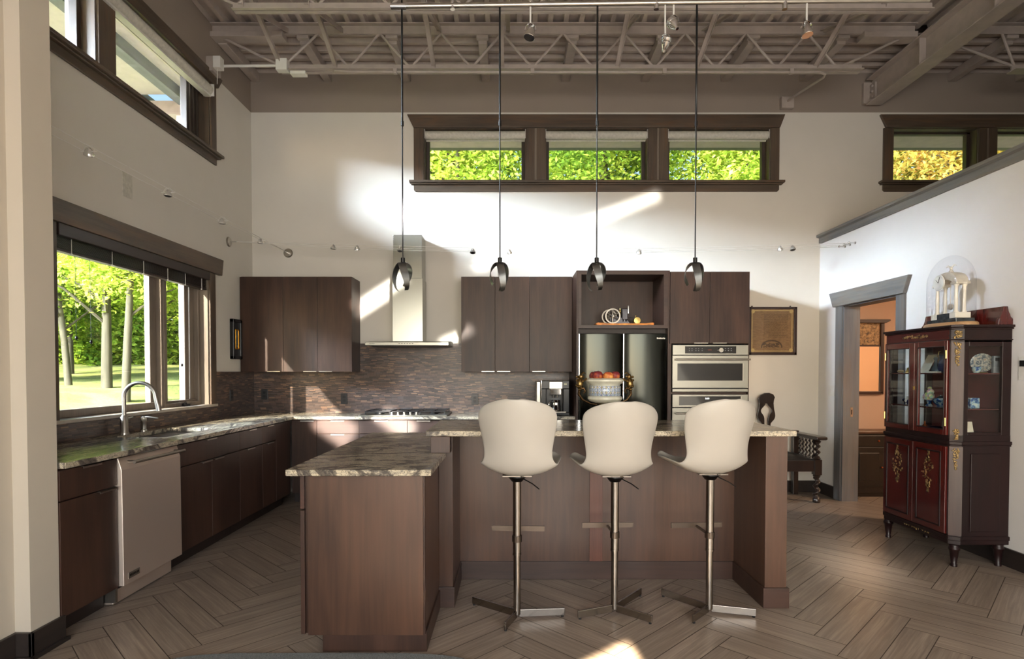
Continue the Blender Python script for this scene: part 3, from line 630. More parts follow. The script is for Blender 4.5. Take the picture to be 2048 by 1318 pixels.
# refrigerator surround, refrigerator, oven tower
t = thing('refrigerator_surround', 'tall dark wood surround with an open niche above the refrigerator', 'cabinet', (1.12, 6.3, 0))
MB().box(.654, .674, 5.95, YB - .001, 0, 2.403).box(1.582, 1.600, 5.95, YB - .001, 0, 2.403).build('side_panel', M['cab'], t, .001)
MB().box(.674, 1.582, 5.95, YB - .002, 2.362, 2.403).box(.674, 1.582, 5.95, YB - .002, 1.818, 1.852).box(.674, .704, 5.95, 6.42, 1.852, 2.362).box(1.540, 1.582, 5.95, 6.42, 1.852, 2.362).build('niche', M['cabx'], t, .001)
MB().box(.674, 1.582, 6.42, 6.44, 1.80, 2.38).build('back_panel', M['cab'], t); MB().box(.674, 1.582, 6.04, 6.06, 1.772, 1.818).build('filler', M['kick'], t)
t = thing('refrigerator', 'stainless steel french door refrigerator below the niche', 'refrigerator', (1.13, 6.3, 0))
MB().box(.68, 1.576, 6.02, YB - .03, .02, 1.765).build('body', M['dark'], t)
for a, c in ((.680, 1.126), (1.130, 1.576)):
    n = 10; poly = [(a, 6.015), (c, 6.015)] + [(c - (c - a) * k / n, 5.952 - .028 * (1 - (2 * k / n - 1) ** 2) - .012 * (1 - abs(2 * k / n - 1) ** 8)) for k in range(n + 1)]
    d = MB().prism(poly, 'Z', .72, 1.762).build('door', M['fridge'], t, .003, smooth=True)
    if a > 1:
        lt = MB()
        for k in range(8): lt.box(1.462 + k * .0115, 1.468 + k * .0115, 5.908 + k * .003, 5.935, 1.708, 1.721 if k % 3 else 1.724)
        lt.build('lettering', M['nickel'], d)
for x in (.6795, 1.1295): MB().box(x - .003, x + .004, 5.930, 5.945, .725, 1.760).build('edge_glint', M['chrome'], t)  # bright strips added for the reflection along the door edges
dp = MB().box(.85, .99, 5.912, 5.925, .93, 1.16).build('dispenser', M['blackglass'], t, .004)
poly = [(.68, 6.015), (1.576, 6.015)] + [(1.576 - .896 * k / 12, 5.952 - .028 * (1 - (2 * k / 12 - 1) ** 2)) for k in range(13)]
MB().prism(poly, 'Z', .08, .71).build('freezer_drawer', M['fridge'], t, .003, smooth=True); MB().box(.70, 1.55, 5.99, 6.05, .0, .08).build('grille', M['black'], t)
t = thing('oven_cabinet', 'tall dark wood oven cabinet right of the refrigerator', 'cabinet', (2.0, 6.3, 0))
MB().box(1.601, 2.411, 5.971, YB - .001, 1.665, 2.393).build('body', M['cab'], t)
MB().box(1.601, 1.62, 5.955, YB - .001, 0, 1.665).box(2.400, 2.411, 5.955, YB - .001, 0, 1.665).box(1.62, 2.400, 5.99, 6.66, 1.148, 1.170).box(1.62, 2.40, 5.96, 6.66, .36, .38).box(1.62, 2.40, 6.6, 6.66, .38, 1.66).build('frame', M['cab'], t)
front(t, 'door', '-Y', 5.97, 1.604, 2.008, 1.662, 2.393, pull='bottom', pl_u=1.915); front(t, 'door', '-Y', 5.97, 2.008, 2.411, 1.662, 2.393, pull='bottom', pl_u=2.105)
front(t, 'drawer', '-Y', 5.97, 1.604, 2.411, .115, .36, pull='top'); MB().box(1.604, 2.41, 6.04, 6.6, 0, .11).build('toe_kick', M['kick'], t)
t = thing('microwave_oven', 'built-in steel microwave oven with control knob at eye level', 'oven', (2.015, 6.2, 1.172))
MB().box(1.632, 2.398, 5.975, 6.5, 1.175, 1.655).build('body', M['dark'], t)
cp = MB().box(1.632, 2.400, 5.945, 5.975, 1.548, 1.650).build('control_panel', M['steel'], t, .002)
MB().box(1.756, 2.275, 5.942, 5.946, 1.563, 1.636).build('display', M['blackglass'], cp)
kb = MB()
for i in range(2):
    for x in (1.80, 1.827, 1.866, 1.893, 1.93): kb.box(x - .005, x + .005, 5.9405, 5.942, 1.590 + i * .02, 1.594 + i * .02)
    for x in (2.165, 2.195, 2.225): kb.box(x - .006, x + .006, 5.9405, 5.942, 1.590 + i * .02, 1.595 + i * .02)
kb.build('keys', plain('key_print', (150, 150, 155), .5), cp)
lt = MB()
for k in range(3): lt.box(1.988 + k * .014, 1.996 + k * .014, 5.9405, 5.942, 1.596, 1.602)
lt.build('digits', plain('clock_digits', (150, 60, 40), .5), cp)
MB().lathe([(.022, 5.915), (.022, 5.944), (.024, 5.945)], (2.115, 0, 1.596), 20, 'Y').build('knob', M['nickel'], cp, smooth=True)
d = MB().box(1.630, 2.402, 5.945, 5.975, 1.212, 1.543).build('door', M['steel'], t, .003)
MB().box(1.680, 2.342, 5.942, 5.946, 1.288, 1.462).build('window', M['blackglass'], d)
MB().box(2.342, 2.349, 5.94, 5.946, 1.288, 1.462).build('window_trim', M['nickel'], d)
MB().tube([(1.652, 5.90, 1.502), (2.405, 5.90, 1.502)], .0095, 12).tube([(1.67, 5.945, 1.502), (1.67, 5.90, 1.502)], .008, 8).tube([(2.385, 5.945, 1.502), (2.385, 5.90, 1.502)], .008, 8).build('handle', M['nickel'], d, smooth=True)
MB().box(1.632, 2.400, 5.95, 5.975, 1.174, 1.203).build('vent_trim', M['steel'], t, .002)
t = thing('wall_oven', 'built-in steel wall oven below the microwave oven', 'oven', (2.015, 6.2, .40))
MB().box(1.632, 2.398, 5.975, 6.5, .39, 1.146).build('body', M['dark'], t)
cp = MB().box(1.632, 2.400, 5.945, 5.975, 1.018, 1.146).build('control_panel', M['steel'], t, .002)
MB().box(1.70, 2.325, 5.942, 5.946, 1.038, 1.128).build('display', M['blackglass'], cp); MB().box(2.325, 2.333, 5.94, 5.946, 1.038, 1.128).build('display_trim', M['nickel'], cp)
em = NT('clock_light'); em.p(Base__Color=(1, 1, 1, 1), Emission__Color=(.9, .95, 1, 1), Emission__Strength=1.2)
text('8:00', .024, (1.985, 5.9412, 1.105), (pi / 2, 0, 0), em.m, cp)
d = MB().box(1.630, 2.402, 5.945, 5.975, .40, 1.010).build('door', M['steel'], t, .003)
MB().box(1.70, 2.33, 5.942, 5.946, .55, .86).build('window', M['blackglass'], d); MB().tube([(1.652, 5.90, .955), (2.405, 5.90, .955)], .0095, 12).tube([(1.67, 5.945, .955), (1.67, 5.90, .955)], .008, 8).tube([(2.385, 5.945, .955), (2.385, 5.90, .955)], .008, 8).build('handle', M['nickel'], d, smooth=True)

# island
t = thing('island_cabinet', 'dark wood island cabinet with its plain end panel facing the camera', 'cabinet', (-.72, 3.6, 0))
MB().box(-1.0, -.428, 2.82, 4.42, .105, .884).build('body', M['island'], t)
MB().box(-.985, -.428, 2.798, 2.82, .103, .880).build('end_panel', M['island'], t, .002)
MB().box(-.442, -.42, 2.806, 2.83, .103, .884).build('corner_post', M['cab'], t, .002)
MB().box(-.93, -.418, 2.845, 4.36, 0, .103).build('toe_kick', M['cab'], t, .002)
for k in range(3):
    a = 2.80 + k * .54
    front(t, 'drawer', '-X', -1.0, a, a + .535, .715, .880, mat=M['caby'], pull='top'); front(t, 'door', '-X', -1.0, a, a + .535, .105, .71, pull='top')
t = thing('bar_cabinet', 'dark wood island bar base with recessed knee space behind the stools', 'cabinet', (.6, 3.9, 0))
MB().box(-.425, 1.604, 3.875, 4.42, .0, .884).build('body', M['cab'], t)
MB().box(-.345, 1.474, 3.865, 3.875, .0, 1.008).build('knee_panel', M['island'], t)
MB().box(-.345, 1.474, 3.852, 3.865, .0, .118).build('knee_baseboard', M['cabx'], t, .002)
MB().box(.515, .60, 3.858, 3.866, .118, .93).build('support_strip', wood('support_wood', [(72, 42, 34), (98, 62, 50), (112, 72, 58)], 'Z', .35), t, .001)
MB().box(-.428, -.345, 3.40, 3.875, 0, 1.008).build('left_wing', M['island'], t, .002)
MB().box(-.462, -.352, 3.315, 4.06, .914, 1.008).build('riser', M['cab'], t, .002)
MB().box(-.435, -.335, 3.385, 3.852, 0, .118).build('wing_baseboard', M['cabx'], t, .002)
MB().box(1.474, 1.600, 3.385, 4.42, 0, 1.008).build('right_wing', M['island'], t, .002)
MB().box(1.462, 1.612, 3.372, 4.43, 0, .118).build('wing_baseboard', M['cabx'], t, .002)
MB().box(-.352, 1.474, 3.875, 4.06, .914, 1.008).build('bar_wall', M['cab'], t)
t = thing('island_countertop', 'lower granite island top with dark veins in front of the bar', 'countertop', (-.7, 3.6, .884))
MB().prism([(-1.068, 2.745), (-.382, 2.745), (-.382, 3.88), (1.62, 3.88), (1.62, 4.45), (-1.068, 4.45)], 'Z', .884, .914).build('slab', M['granitex'], t, .003)
t = thing('bar_countertop', 'raised granite bar top behind the white stools', 'countertop', (.56, 3.7, 1.01))
MB().prism([(-.49, 3.315), (1.618, 3.315), (1.618, 4.08), (-.50, 4.08)], 'Z', 1.009, 1.040).build('slab', M['granitex'], t, .003)

# ------------------------------------------------------------------ bar stools
def shell():
    prof = [(.215, .050, .160), (.205, .042, .188), (.16, .026, .212), (.09, .010, .219), (.01, .002, .217), (-.06, .0, .213), (-.115, .010, .212), (-.155, .032, .198), (-.183, .068, .186), (-.203, .115, .181), (-.220, .170, .186), (-.235, .225, .196), (-.249, .275, .206), (-.260, .312, .210), (-.267, .342, .209), (-.272, .366, .196), (-.275, .386, .172), (-.277, .402, .136), (-.278, .414, .088), (-.2785, .4215, .032)]
    ns = 13; vs = []; fs = []
    for i, (y, z, w) in enumerate(prof):
        a = max(0, min(1, (i - 5) / 5.0))             # 0 seat ... 1 back
        for k in range(ns):
            s = 2 * k / (ns - 1) - 1
            s2 = abs(s) ** 2.2
            vs.append((w * s, y + a * .105 * s2 * min(1, w / .2) ** 1.6, z + (1 - a) * .075 * s2 * (1 - .35 * (i < 3)) + a * .0 * s2))
    for i in range(len(prof) - 1):
        for k in range(ns - 1): fs.append((i * ns + k, i * ns + k + 1, (i + 1) * ns + k + 1, (i + 1) * ns + k))
    b = MB().add(vs, fs); return b
def stool(label, x, y, rz, legs, zs):
    t = thing('bar_stool', label, 'bar stool', (0, 0, 0), 'white bar stools at the island')
    o = shell().build('seat_shell', M['stool'], t, smooth=True, angle=80); o.location = (-.16 * rz, 0, zs); o.rotation_euler = (0, 0, rz)
    md = o.modifiers.new('solid', 'SOLIDIFY'); md.thickness = .014; md.offset = 0
    md = o.modifiers.new('sub', 'SUBSURF'); md.levels = 2; md.render_levels = 2
    MB().lathe([(.055, zs - .008), (.055, zs - .018), (.044, zs - .026), (.030, zs - .044), (.022, zs - .046)], n=20).build('swivel_plate', M['dark'], t, smooth=True)
    sc = MB()
    for k in range(4): sc.ball((.07 * cos(k * pi / 2 + .4), .07 * sin(k * pi / 2 + .4), zs - .006), .009, .009, .006, 8, 5)
    sc.box(-.08, .08, -.06, .06, zs - .010, zs - .004); sc.build('seat_bracket', M['stoolpole'], t)
    MB().tube([(.03, -.02, zs - .025), (.085, -.05, zs - .05), (.12, -.07, zs - .075)], .0035, 6).build('lift_lever', M['dark'], t, smooth=True)
    MB().lathe([(.0225, .365), (.0225, zs - .04)], n=20).build('upper_column', M['stoolpole'], t, smooth=True)
    MB().lathe([(.0245, .362), (.0245, .372)], n=20).lathe([(.0195, .03), (.0195, .364)], n=20).build('lower_column', M['stoolpole'], t, smooth=True)
    for a, L in legs:
        d = Vector((cos(a), sin(a), 0))
        l = MB().ribbon([d * .012 + Vector((0, 0, .034)), d * L + Vector((0, 0, .028))], (0, 0, 1), .040, .012).build('leg', M['stoolpole'], t, .0015)
        MB().lathe([(.008, 0), (.008, .01)], d * (L - .012), 10).build('foot_pad', M['black'], l)
    f = MB().ribbon([(-.155, .20, .455), (.155, .20, .455)], (0, 0, 1), .03, .010).tube([(0, .02, .45), (0, .20, .45)], .008, 8).lathe([(.027, .435), (.027, .47)], n=16)
    f = f.build('footrest', M['footrest'], t); f.rotation_euler = (0, 0, rz * .3)
    t.location = (x, y, 0); return t
stool('left white bar stool, its seat edge showing at right', .028, 3.225, R(-8), [(R(142), .33), (R(8), .27), (R(247), .17)], .815)
stool('middle white bar stool standing in front of the fruit urn', .583, 3.30, R(7), [(R(200), .23), (R(322), .23), (R(52), .34)], .800)
stool('right white bar stool in front of the wall ovens', 1.122, 3.30, R(12), [(R(128), .33), (R(-12), .25), (R(225), .19)], .812)

# ------------------------------------------------------------------ pendants, rail, spots, cable lights
RY, RZ = 3.70, 3.665
t = thing('light_rail', 'polished metal light rail along the top of the picture carrying pendants', 'light rail', (.6, RY, RZ))
MB().tube([(-.74, RY, RZ - .012), (-.3, RY, RZ - .006), (1.0, RY, RZ + .012), (2.6, RY, RZ + .03)], .0165, 12).build('rail', M['nickel'], t, smooth=True)
MB().tube([(-.755, RY, RZ - .012), (-.66, RY, RZ - .012)], .021, 12).build('end_cap', M['chrome'], t, smooth=True)
for x in (-.37, .9, 1.7): MB().tube([(x, RY, RZ + .01), (x, RY, 4.79)], .006, 8).lathe([(.016, RZ - .03), (.016, RZ + .04)], (x, RY, 0), 10).build('hanger', M['chrome'], t, smooth=True)
def pendant(x, label, rz, ztop):
    t = thing('pendant_light', label, 'pendant light', (0, 0, 0), 'pendant lights above the bar')
    zc = 2.085
    MB().tube([(0, 0, zc), (0, 0, 2.93)], .0042, 8).build('lower_rod', M['dark'], t, smooth=True)
    MB().tube([(0, 0, 2.93), (0, 0, ztop)], .0065, 8).tube([(0, 0, 2.915), (0, 0, 2.945)], .0095, 8).build('upper_rod', M['rod'], t, smooth=True)
    MB().lathe([(.006, zc + .012), (.0135, zc + .008), (.0135, zc - .028), (.010, zc - .03)], n=14).build('socket', M['dark'], t, smooth=True)
    for i, (a, tw, ln) in enumerate(((R(100), R(35), 1.0), (R(220), R(60), .98), (R(335), R(75), .80))):
        pts, sd, ws = [], [], []
        for k in range(17):
            u = k / 16; ang = a + tw * u; th = u * R(158) * ln
            r = .058 * sin(min(th, pi * .98)) ** .85 + .004 if k else .006
            z = zc - .022 - .178 * ln * (1 - cos(th)) / (1 - cos(R(158) * ln)) if k else zc - .022
            pts.append((r * cos(ang), r * sin(ang), z)); sd.append((-sin(ang), cos(ang), 0)); ws.append(.046 * (1 - .45 * max(0, u - .55) / .45) * (1 if k else .8))
        MB().ribbon(pts, sd, ws, .003).build('metal_band', M['pend'], t, smooth=True, angle=50)
    MB().lathe([(.008, zc - .03), (.012, zc - .05), (.0165, zc - .085), (.013, zc - .11), (.004, zc - .122)], n=14).build('bulb', M['bulb'], t, smooth=True)
    t.location = (x, RY, 0); t.rotation_euler = (0, 0, rz)
pendant(-.687, 'leftmost pendant of curled dark metal bands, in front of the range hood', R(40), 4.79)
pendant(-.076, 'curled metal band pendant second from left', R(165), RZ)
pendant(.533, 'curled metal band pendant third from left, in front of the niche', R(20), RZ)
pendant(1.153, 'rightmost curled metal band pendant, in front of the oven cabinet doors', R(150), RZ + .015)

def spot(x, zt, label, tilt, z0, arm=None):
    # head: stem, yoke ring, lamp with reflector
    t = thing('spotlight', label, 'spotlight', (x, RY, z0), 'spotlights on the light rail')
    top = (x, RY, RZ + .02)
    MB().tube([top, (x, RY, z0 + .055)] if arm is None else [top, (x, RY, arm[1]), (x + arm[0], RY, z0 + .05)], .0055, 8).build('stem', M['white'], t, smooth=True)
    xx = x + (arm[0] if arm else 0)
    rg = [(xx + .034 * cos(a), RY, z0 + .014 + .042 * sin(a)) for a in [pi * k / 12 for k in range(13)]]
    MB().ribbon(rg, (0, 1, 0), .012, .0025).build('yoke', M['chrome'], t, smooth=True)
    c = Vector((xx, RY, z0)); m = Matrix.Rotation(tilt[0], 4, 'X') @ Matrix.Rotation(tilt[1], 4, 'Y')
    def put(b): return MB().add([c + m @ Vector(p) for p in b.v], b.f)
    put(MB().lathe([(.033, -.036), (.035, -.034), (.035, -.018), (.031, -.012)], n=24)).build('bezel', M['chrome'], t, smooth=True)
    put(MB().lathe([(.030, -.012), (.026, .012), (.014, .032), (.010, .05)], n=20)).build('reflector_lamp', M['chrome'], t, smooth=True)
    put(MB().lathe([(.001, -.033), (.031, -.033)], n=20)).build('lens', M['blackglass'], t)
zsp = lambda y: 1.375 + (744 - y) * RY / 1170 * .995
spot(.115, 0, 'leftmost chrome spotlight, second stem from the left pendant rods', (R(-8), R(14)), zsp(71))
spot(1.008, 0, 'upper chrome spotlight of the double pair, pointing away', (R(150), R(20)), zsp(55))
spot(.955, 0, 'lower chrome spotlight of the double pair', (R(-150), R(-8)), zsp(92), (0.002, 3.55))
spot(1.838, 0, 'rightmost chrome spotlight left of the big beam', (R(-8), R(-6)), zsp(66))

CZ = 2.735
def cable(name, label, pts, loc):
    MBo = MB().tube(pts, .0030, 5).build('cable', M['wire'], None, smooth=True); MBo.name = name
    tag(MBo, label, 'cable', 'low voltage lighting cables')
for i, (dx, w) in enumerate(((-.045, 'the cable nearer the wall'), (.045, 'the cable farther from the wall'))):
    cable('lighting_cable', 'thin steel lighting cable along the left wall, ' + w, [(-2.58 + dx, -1.0, CZ), (-2.58 + dx, 3.4, CZ - .005), (-2.575 + dx * .8, 5.2, CZ - .006), (-2.555, 6.60, CZ)], None)
for dy, dz, w in ((-.05, .01, 'nearest the camera'), (0, -.004, 'in the middle'), (.05, -.012, 'nearest the back wall')):
    cable('lighting_cable', 'thin steel lighting cable spanning above the wall cabinets, ' + w, [(XL + .075, 6.14, CZ)] + [(-2.9 + 6.4 * k / 12, 6.14 + dy * min(1, k / 2, (12 - k) / 1.5 + .4), CZ - .075 * sin(pi * k / 12) ** 1.0 - (.035 * k / 12) + dz * min(1, k / 2)) for k in range(1, 12)] + [(XR - .06, 6.10 + dy * 1.8, CZ - .04)], None)
def standoff(label, c, d):
    t = thing('cable_standoff', label, 'cable anchor', c, 'cable anchors on the walls'); d = Vector(d); c = Vector(c)
    ax = 'X' if abs(d.x) > .5 else 'Y'; s = d.x + d.y
    pr = [(.052, 0), (.052, s * .006), (.044, s * .014), (.012, s * .016)]
    MB().lathe(pr, c, 24, ax).build('disc', M['nickel'], t, smooth=True); MB().tube([c + d * .01, c + d * .085], .007, 10).build('post', M['chrome'], t, smooth=True)
standoff('round steel cable anchor on the left wall beside the corner', (XL, 6.14, CZ), (1, 0, 0)); standoff('round steel cable anchor on the back wall above the corner cabinet', (-2.55, YB, CZ - .005), (0, -1, 0))
for y, w in ((6.19, 'nearest the corner'), (6.10, 'in the middle of the three'), (6.01, 'farthest from the corner')):
    t = thing('cable_anchor', 'small cable anchor on the right wall, ' + w, 'cable anchor', (XR, y, CZ - .04), 'cable anchors on the walls')
    MB().lathe([(.012, XR), (.012, XR - .008)], (0, y, CZ - .04), 12, 'X').build('base', M['nickel'], t, smooth=True); MB().tube([(XR - .005, y, CZ - .04), (XR - .065, y, CZ - .04)], .006, 8).ball((XR - .065, y, CZ - .04), .011).build('post', M['chrome'], t, smooth=True)
def cable_head(label, c, ax, tilt, face=True):
    t = thing('cable_spotlight', label, 'spotlight', c, 'cable mounted spotlights'); c = Vector(c)
    m = Matrix.Rotation(tilt[0], 4, 'X') @ Matrix.Rotation(tilt[1], 4, 'Y')
    def put(b): return MB().add([c + m @ Vector(p) for p in b.v], b.f)
    put(MB().lathe([(.027, -.028), (.0295, -.026), (.0295, -.016), (.024, -.008), (.017, .012), (.009, .02)], n=20)).build('lamp', M['head'], t, smooth=True)
    put(MB().lathe([(.001, -.0285), (.023, -.0285)], n=18)).build('lens', M['black'], t)
    q = [(c + Vector((cos(a), 0, sin(a)) if ax == 'X' else (0, cos(a), sin(a))) * .034 + Vector((0, 0, .0))) for a in [pi * k / 10 for k in range(11)]]
    MB().tube(q, .0022, 6).tube([c + Vector((-.05, 0, 0) if ax == 'X' else (0, -.05, 0)), c + Vector((.05, 0, 0) if ax == 'X' else (0, .05, 0))], .003, 6).build('hanger', M['wire'], t, smooth=True)
for y, w, tl in ((3.60, 'nearest to the wall stub at left', (R(25), R(20))), (4.42, 'above the sink window, second from the stub', (R(-6), 0)), (5.24, 'third from the stub along the left wall', (R(6), 0)), (6.03, 'near the back left corner', (R(4), R(4)))):
    cable_head('small chrome cable spotlight on the left cables, ' + w, (-2.58, y, CZ - .014), 'X', tl)
for x, w, tl in ((-1.865, 'over the left wall cabinets, left one', (0, R(6))), (-1.62, 'over the left wall cabinets, right one', (R(25), 0)), (-1.17, 'in front of the hood chimney', (R(-15), 0)), (-.41, 'between the hood chimney and the second pendant', (R(-20), 0)), (-.03, 'just right of the second pendant rod', (R(30), R(-8))), (1.33, 'between the third and fourth pendant', (R(28), R(8))), (2.80, 'right of the oven cabinet, dark face showing', (R(30), R(-10))), (2.93, 'rightmost, beside the dark faced one', (R(-15), 0))):
    z = CZ - .075 * sin(pi * (x + 2.9) / 6.4) - .035 * (x + 2.9) / 6.4 - .008
    cable_head('small chrome cable spotlight ' + w, (x, 6.14, z), 'Y', tl)

# ------------------------------------------------------------------ plates and sockets
def plate(name, label, cat, c, fac, w, h, mat, detail='outlet', mat2=None):
    t = thing(name, label, cat, c); x, y, z = c; mat2 = mat2 or M['dark']
    def bx(u0, u1, z0, z1, d0, d1):
        if fac == '-Y': return box(x + u0, x + u1, y - d1, y - d0, z + z0, z + z1)
        s = 1 if fac == '+X' else -1
        a, b = sorted((x + s * d0, x + s * d1)); return box(a, b, y + u0, y + u1, z + z0, z + z1)
    bx(-w / 2, w / 2, -h / 2, h / 2, 0, .006).build('cover_plate', mat, t, .002)
    if detail == 'outlet':
        for s in (-1, 1): bx(-.016, .016, s * .02 - .014, s * .02 + .014, .006, .008).build('socket', mat2, t, .001)
    elif detail == 'rocker':
        n = max(1, round(w / .045) - 1)
        for k in range(n): u = (k - (n - 1) / 2) * .046; bx(u - .016, u + .016, -.033, .033, .006, .009).build('rocker', mat, t, .001)
    elif detail == 'screen': bx(-w * .3, w * .3, h * .08, h * .34, .006, .020).build('screen', M['dark'], t)
plate('wall_outlet', 'black electrical outlet in the left wall tile near the corner', 'outlet', (XL + .012, 6.14, 1.13), '+X', .075, .12, M['black'])
plate('wall_outlet', 'black electrical outlet in the tile under the left wall cabinets', 'outlet', (-2.83, YB - .012, 1.12), '-Y', .075, .12, M['black'])
plate('wall_outlet', 'black electrical outlet in the tile left of the cooktop', 'outlet', (-1.92, YB - .012, 1.07), '-Y', .075, .12, M['black'])
plate('wall_outlet', 'black electrical outlet in the tile right of the cooktop', 'outlet', (-.425, YB - .012, 1.06), '-Y', .075, .12, M['black'])
plate('wall_plate', 'pale speaker or outlet plate high on the left wall', 'wall plate', (XL, 4.53, 2.81), '+X', .115, .19, M['shade'], 'outlet', M['shade'])
plate('light_switch', 'white light switch plate between the corner and the doorway', 'light switch', (XR, 6.42, 1.17), '-X', .12, .115, M['white'], 'rocker')
plate('thermostat', 'white thermostat at the right edge beside the display cabinet', 'thermostat', (XR, 3.99, 1.40), '-X', .12, .16, M['white'], 'screen')

# ------------------------------------------------------------------ pictures
def picture_mat(name, base, cols, sc, ax):
    m = NT(name); v = m.co(sc); f = m.noise(v, 4, 5, .65, .6); m.p(Base__Color=m.ramp(f, cols), Roughness=.5); return m.m
t = thing('small_painting', 'small tree painting in gilt and wide black frame on the left wall', 'painting', (XL, 6.245, 1.73))
y0, y1, z0, z1 = 6.145, 6.345, 1.512, 1.935
fr = MB()
for a in ((y0, y0 + .035, z0, z1), (y1 - .035, y1, z0, z1), (y0, y1, z0, z0 + .035), (y0, y1, z1 - .035, z1)): fr.box(XL, XL + .04, *a)
fr.box(XL, XL + .022, y0 + .02, y1 - .02, z0 + .02, z1 - .02); fr.build('frame', M['black'], t, .004)
g = MB(); a0, a1, b0, b1 = y0 + .06, y1 - .055, z0 + .105, z1 - .105
for a in ((a0, a0 + .012, b0, b1), (a1 - .014, a1, b0, b1), (a0, a1, b0, b0 + .014), (a0, a1, b1 - .014, b1)): g.box(XL + .022, XL + .034, *a)
g.build('gilt_slip', plain('gilt', (206, 142, 46), .3, .8), t, .002)
box(XL + .022, XL + .026, a0, a1, b0, b1).build('canvas', picture_mat('forest_painting', None, [(.3, (22, 40, 52)), (.45, (54, 84, 92)), (.55, (108, 128, 118)), (.68, (200, 190, 150)), (.8, (70, 60, 52))], (1, 30, 7), 'X'), t)
# framed antique sheet, generic border and lines
t = thing('framed_print', 'square antique brown print in dark frame on the back wall', 'framed print', (2.98, YB, 1.84))
x0, x1, z0, z1 = 2.70, 3.245, 1.569, 2.116
fr = MB()
for a, b_, c, d in ((x0, x0 + .024, z0, z1), (x1 - .03, x1, z0, z1), (x0, x1, z0, z0 + .03), (x0, x1, z1 - .024, z1)): fr.box(a, b_, YB - .03, YB - .001, c, d)
for xx in (2.735, 3.17): fr.ball((xx, YB - .015, z1 + .006), .009)
fr.build('frame', plain('frame_dark', (48, 30, 26), .4), t, .003)
box(x0 + .02, x1 - .02, YB - .012, YB - .006, z0 + .02, z1 - .02).build('sheet', picture_mat('antique_sheet', None, [(.3, (112, 86, 56)), (.5, (136, 106, 70)), (.7, (152, 124, 84))], (6, 6, 30), 'Y'), t)
bd = MB(); X0, X1, Z0, Z1 = x0 + .034, x1 - .046, z0 + .04, z1 - .036
for a in ((X0, X0 + .010, Z0, Z1), (X1 - .010, X1, Z0, Z1), (X0, X1, Z0, Z0 + .010), (X0, X1, Z1 - .010, Z1)): bd.box(a[0], a[1], YB - .0125, YB - .012, a[2], a[3])
for cx in (X0 + .014, X1 - .014):
    for cz in (Z0 + .014, Z1 - .014): bd.lathe([(.010, YB - .012), (.022, YB - .0122), (.022, YB - .0130), (.008, YB - .0130)], (cx, 0, cz), 18, 'Y')
bd.build('border', plain('border_pale', (190, 168, 112), .6), t)
ln = MB(); rr = random.Random(3)
for r_ in range(22):
    z = Z1 - .05 - r_ * .0125; x = X0 + .14
    if r_ > 18: x += .05
    while x < X1 - .06:
        w = rr.uniform(.01, .035); ln.box(x, min(x + w, X1 - .05), YB - .0124, YB - .012, z, z + .0035); x += w + .006
for k in range(26):
    a = pi * k / 25; ln.ball((2.965 + .115 * cos(a), YB - .012, Z0 + .05 + .075 * sin(a)), .008, .001, .011, 6, 4)
for k in range(60): ln.ball((2.965 + rr.uniform(-.09, .09), YB - .012, Z0 + .05 + rr.uniform(0, .045)), .009, .001, .006, 6, 4)
ln.build('markings', plain('sheet_ink', (78, 60, 40), .6), t)
box(x0 + .02, x1 - .02, YB - .018, YB - .016, z0 + .02, z1 - .02).build('glazing', M['glass'], t)

# ------------------------------------------------------------------ coffee machine
t = thing('coffee_machine', 'black and chrome coffee machine on the counter beside the refrigerator', 'coffee machine', (.45, 6.3, .914))
X0, X1, Y0, Y1, Z0, Z1 = .305, .610, 6.17, 6.58, .916, 1.285
MB().box(X0, X1, Y0 + .12, Y1, Z0, Z1).box(X0, X1, Y0, Y0 + .12, Z0, Z0 + .035).box(X0, X1, Y0 + .02, Y0 + .12, 1.195, Z1).box(X1 - .07, X1, Y0 + .02, Y0 + .12, Z0 + .03, 1.20).box(X0, X0 + .06, Y0 + .03, Y0 + .12, Z0 + .03, 1.20).build('body', M['black'], t, .008)
MB().box(X0 + .0, X0 + .012, Y0 + .01, Y1, Z0, Z1 + .002).box(X0, X1, Y0 + .016, Y1, Z1, Z1 + .006).build('chrome_trim', M['chrome'], t, .003)
MB().box(X0 + .085, X1 - .075, Y0 - .005, Y0 + .03, 1.195, 1.275).build('control_panel', M['nickel'], t, .006)
MB().box(X1 - .06, X1 - .03, Y0 + .015, Y0 + .021, 1.24, 1.255).build('display', plain('pale_lcd', (190, 190, 150), .3), t)
MB().box(X0 + .10, X0 + .215, Y0 + .0, Y0 + .10, 1.135, 1.195).tube([(X0 + .14, Y0 + .03, 1.135), (X0 + .14, Y0 + .03, 1.10)], .008).tube([(X0 + .175, Y0 + .03, 1.135), (X0 + .175, Y0 + .03, 1.10)], .008).build('spout', M['chrome'], t, .006)
MB().box(X0 + .06, X1 - .04, Y0 - .02, Y0 + .10, Z0 + .03, Z0 + .042).build('drip_tray', M['nickel'], t, .002)
MB().box(X0 - .045, X0 - .002, Y0 + .03, Y1 - .05, Z0, Z1 - .012).build('water_tank', M['nickel'], t, .006)
t = thing('milk_jug', 'polished steel jug standing under the coffee machine spout', 'jug', (.47, 6.22, .958))
MB().lathe([(.048, .959), (.052, .965), (.046, 1.04), (.043, 1.075), (.045, 1.08)], (.468, 6.215, 0), 24).build('body', M['chrome'], t, smooth=True)
MB().tube([(.420, 6.205, 1.065), (.392, 6.19, 1.05), (.388, 6.19, 1.0), (.418, 6.205, .975)], .005, 8).build('handle', M['chrome'], t, smooth=True)

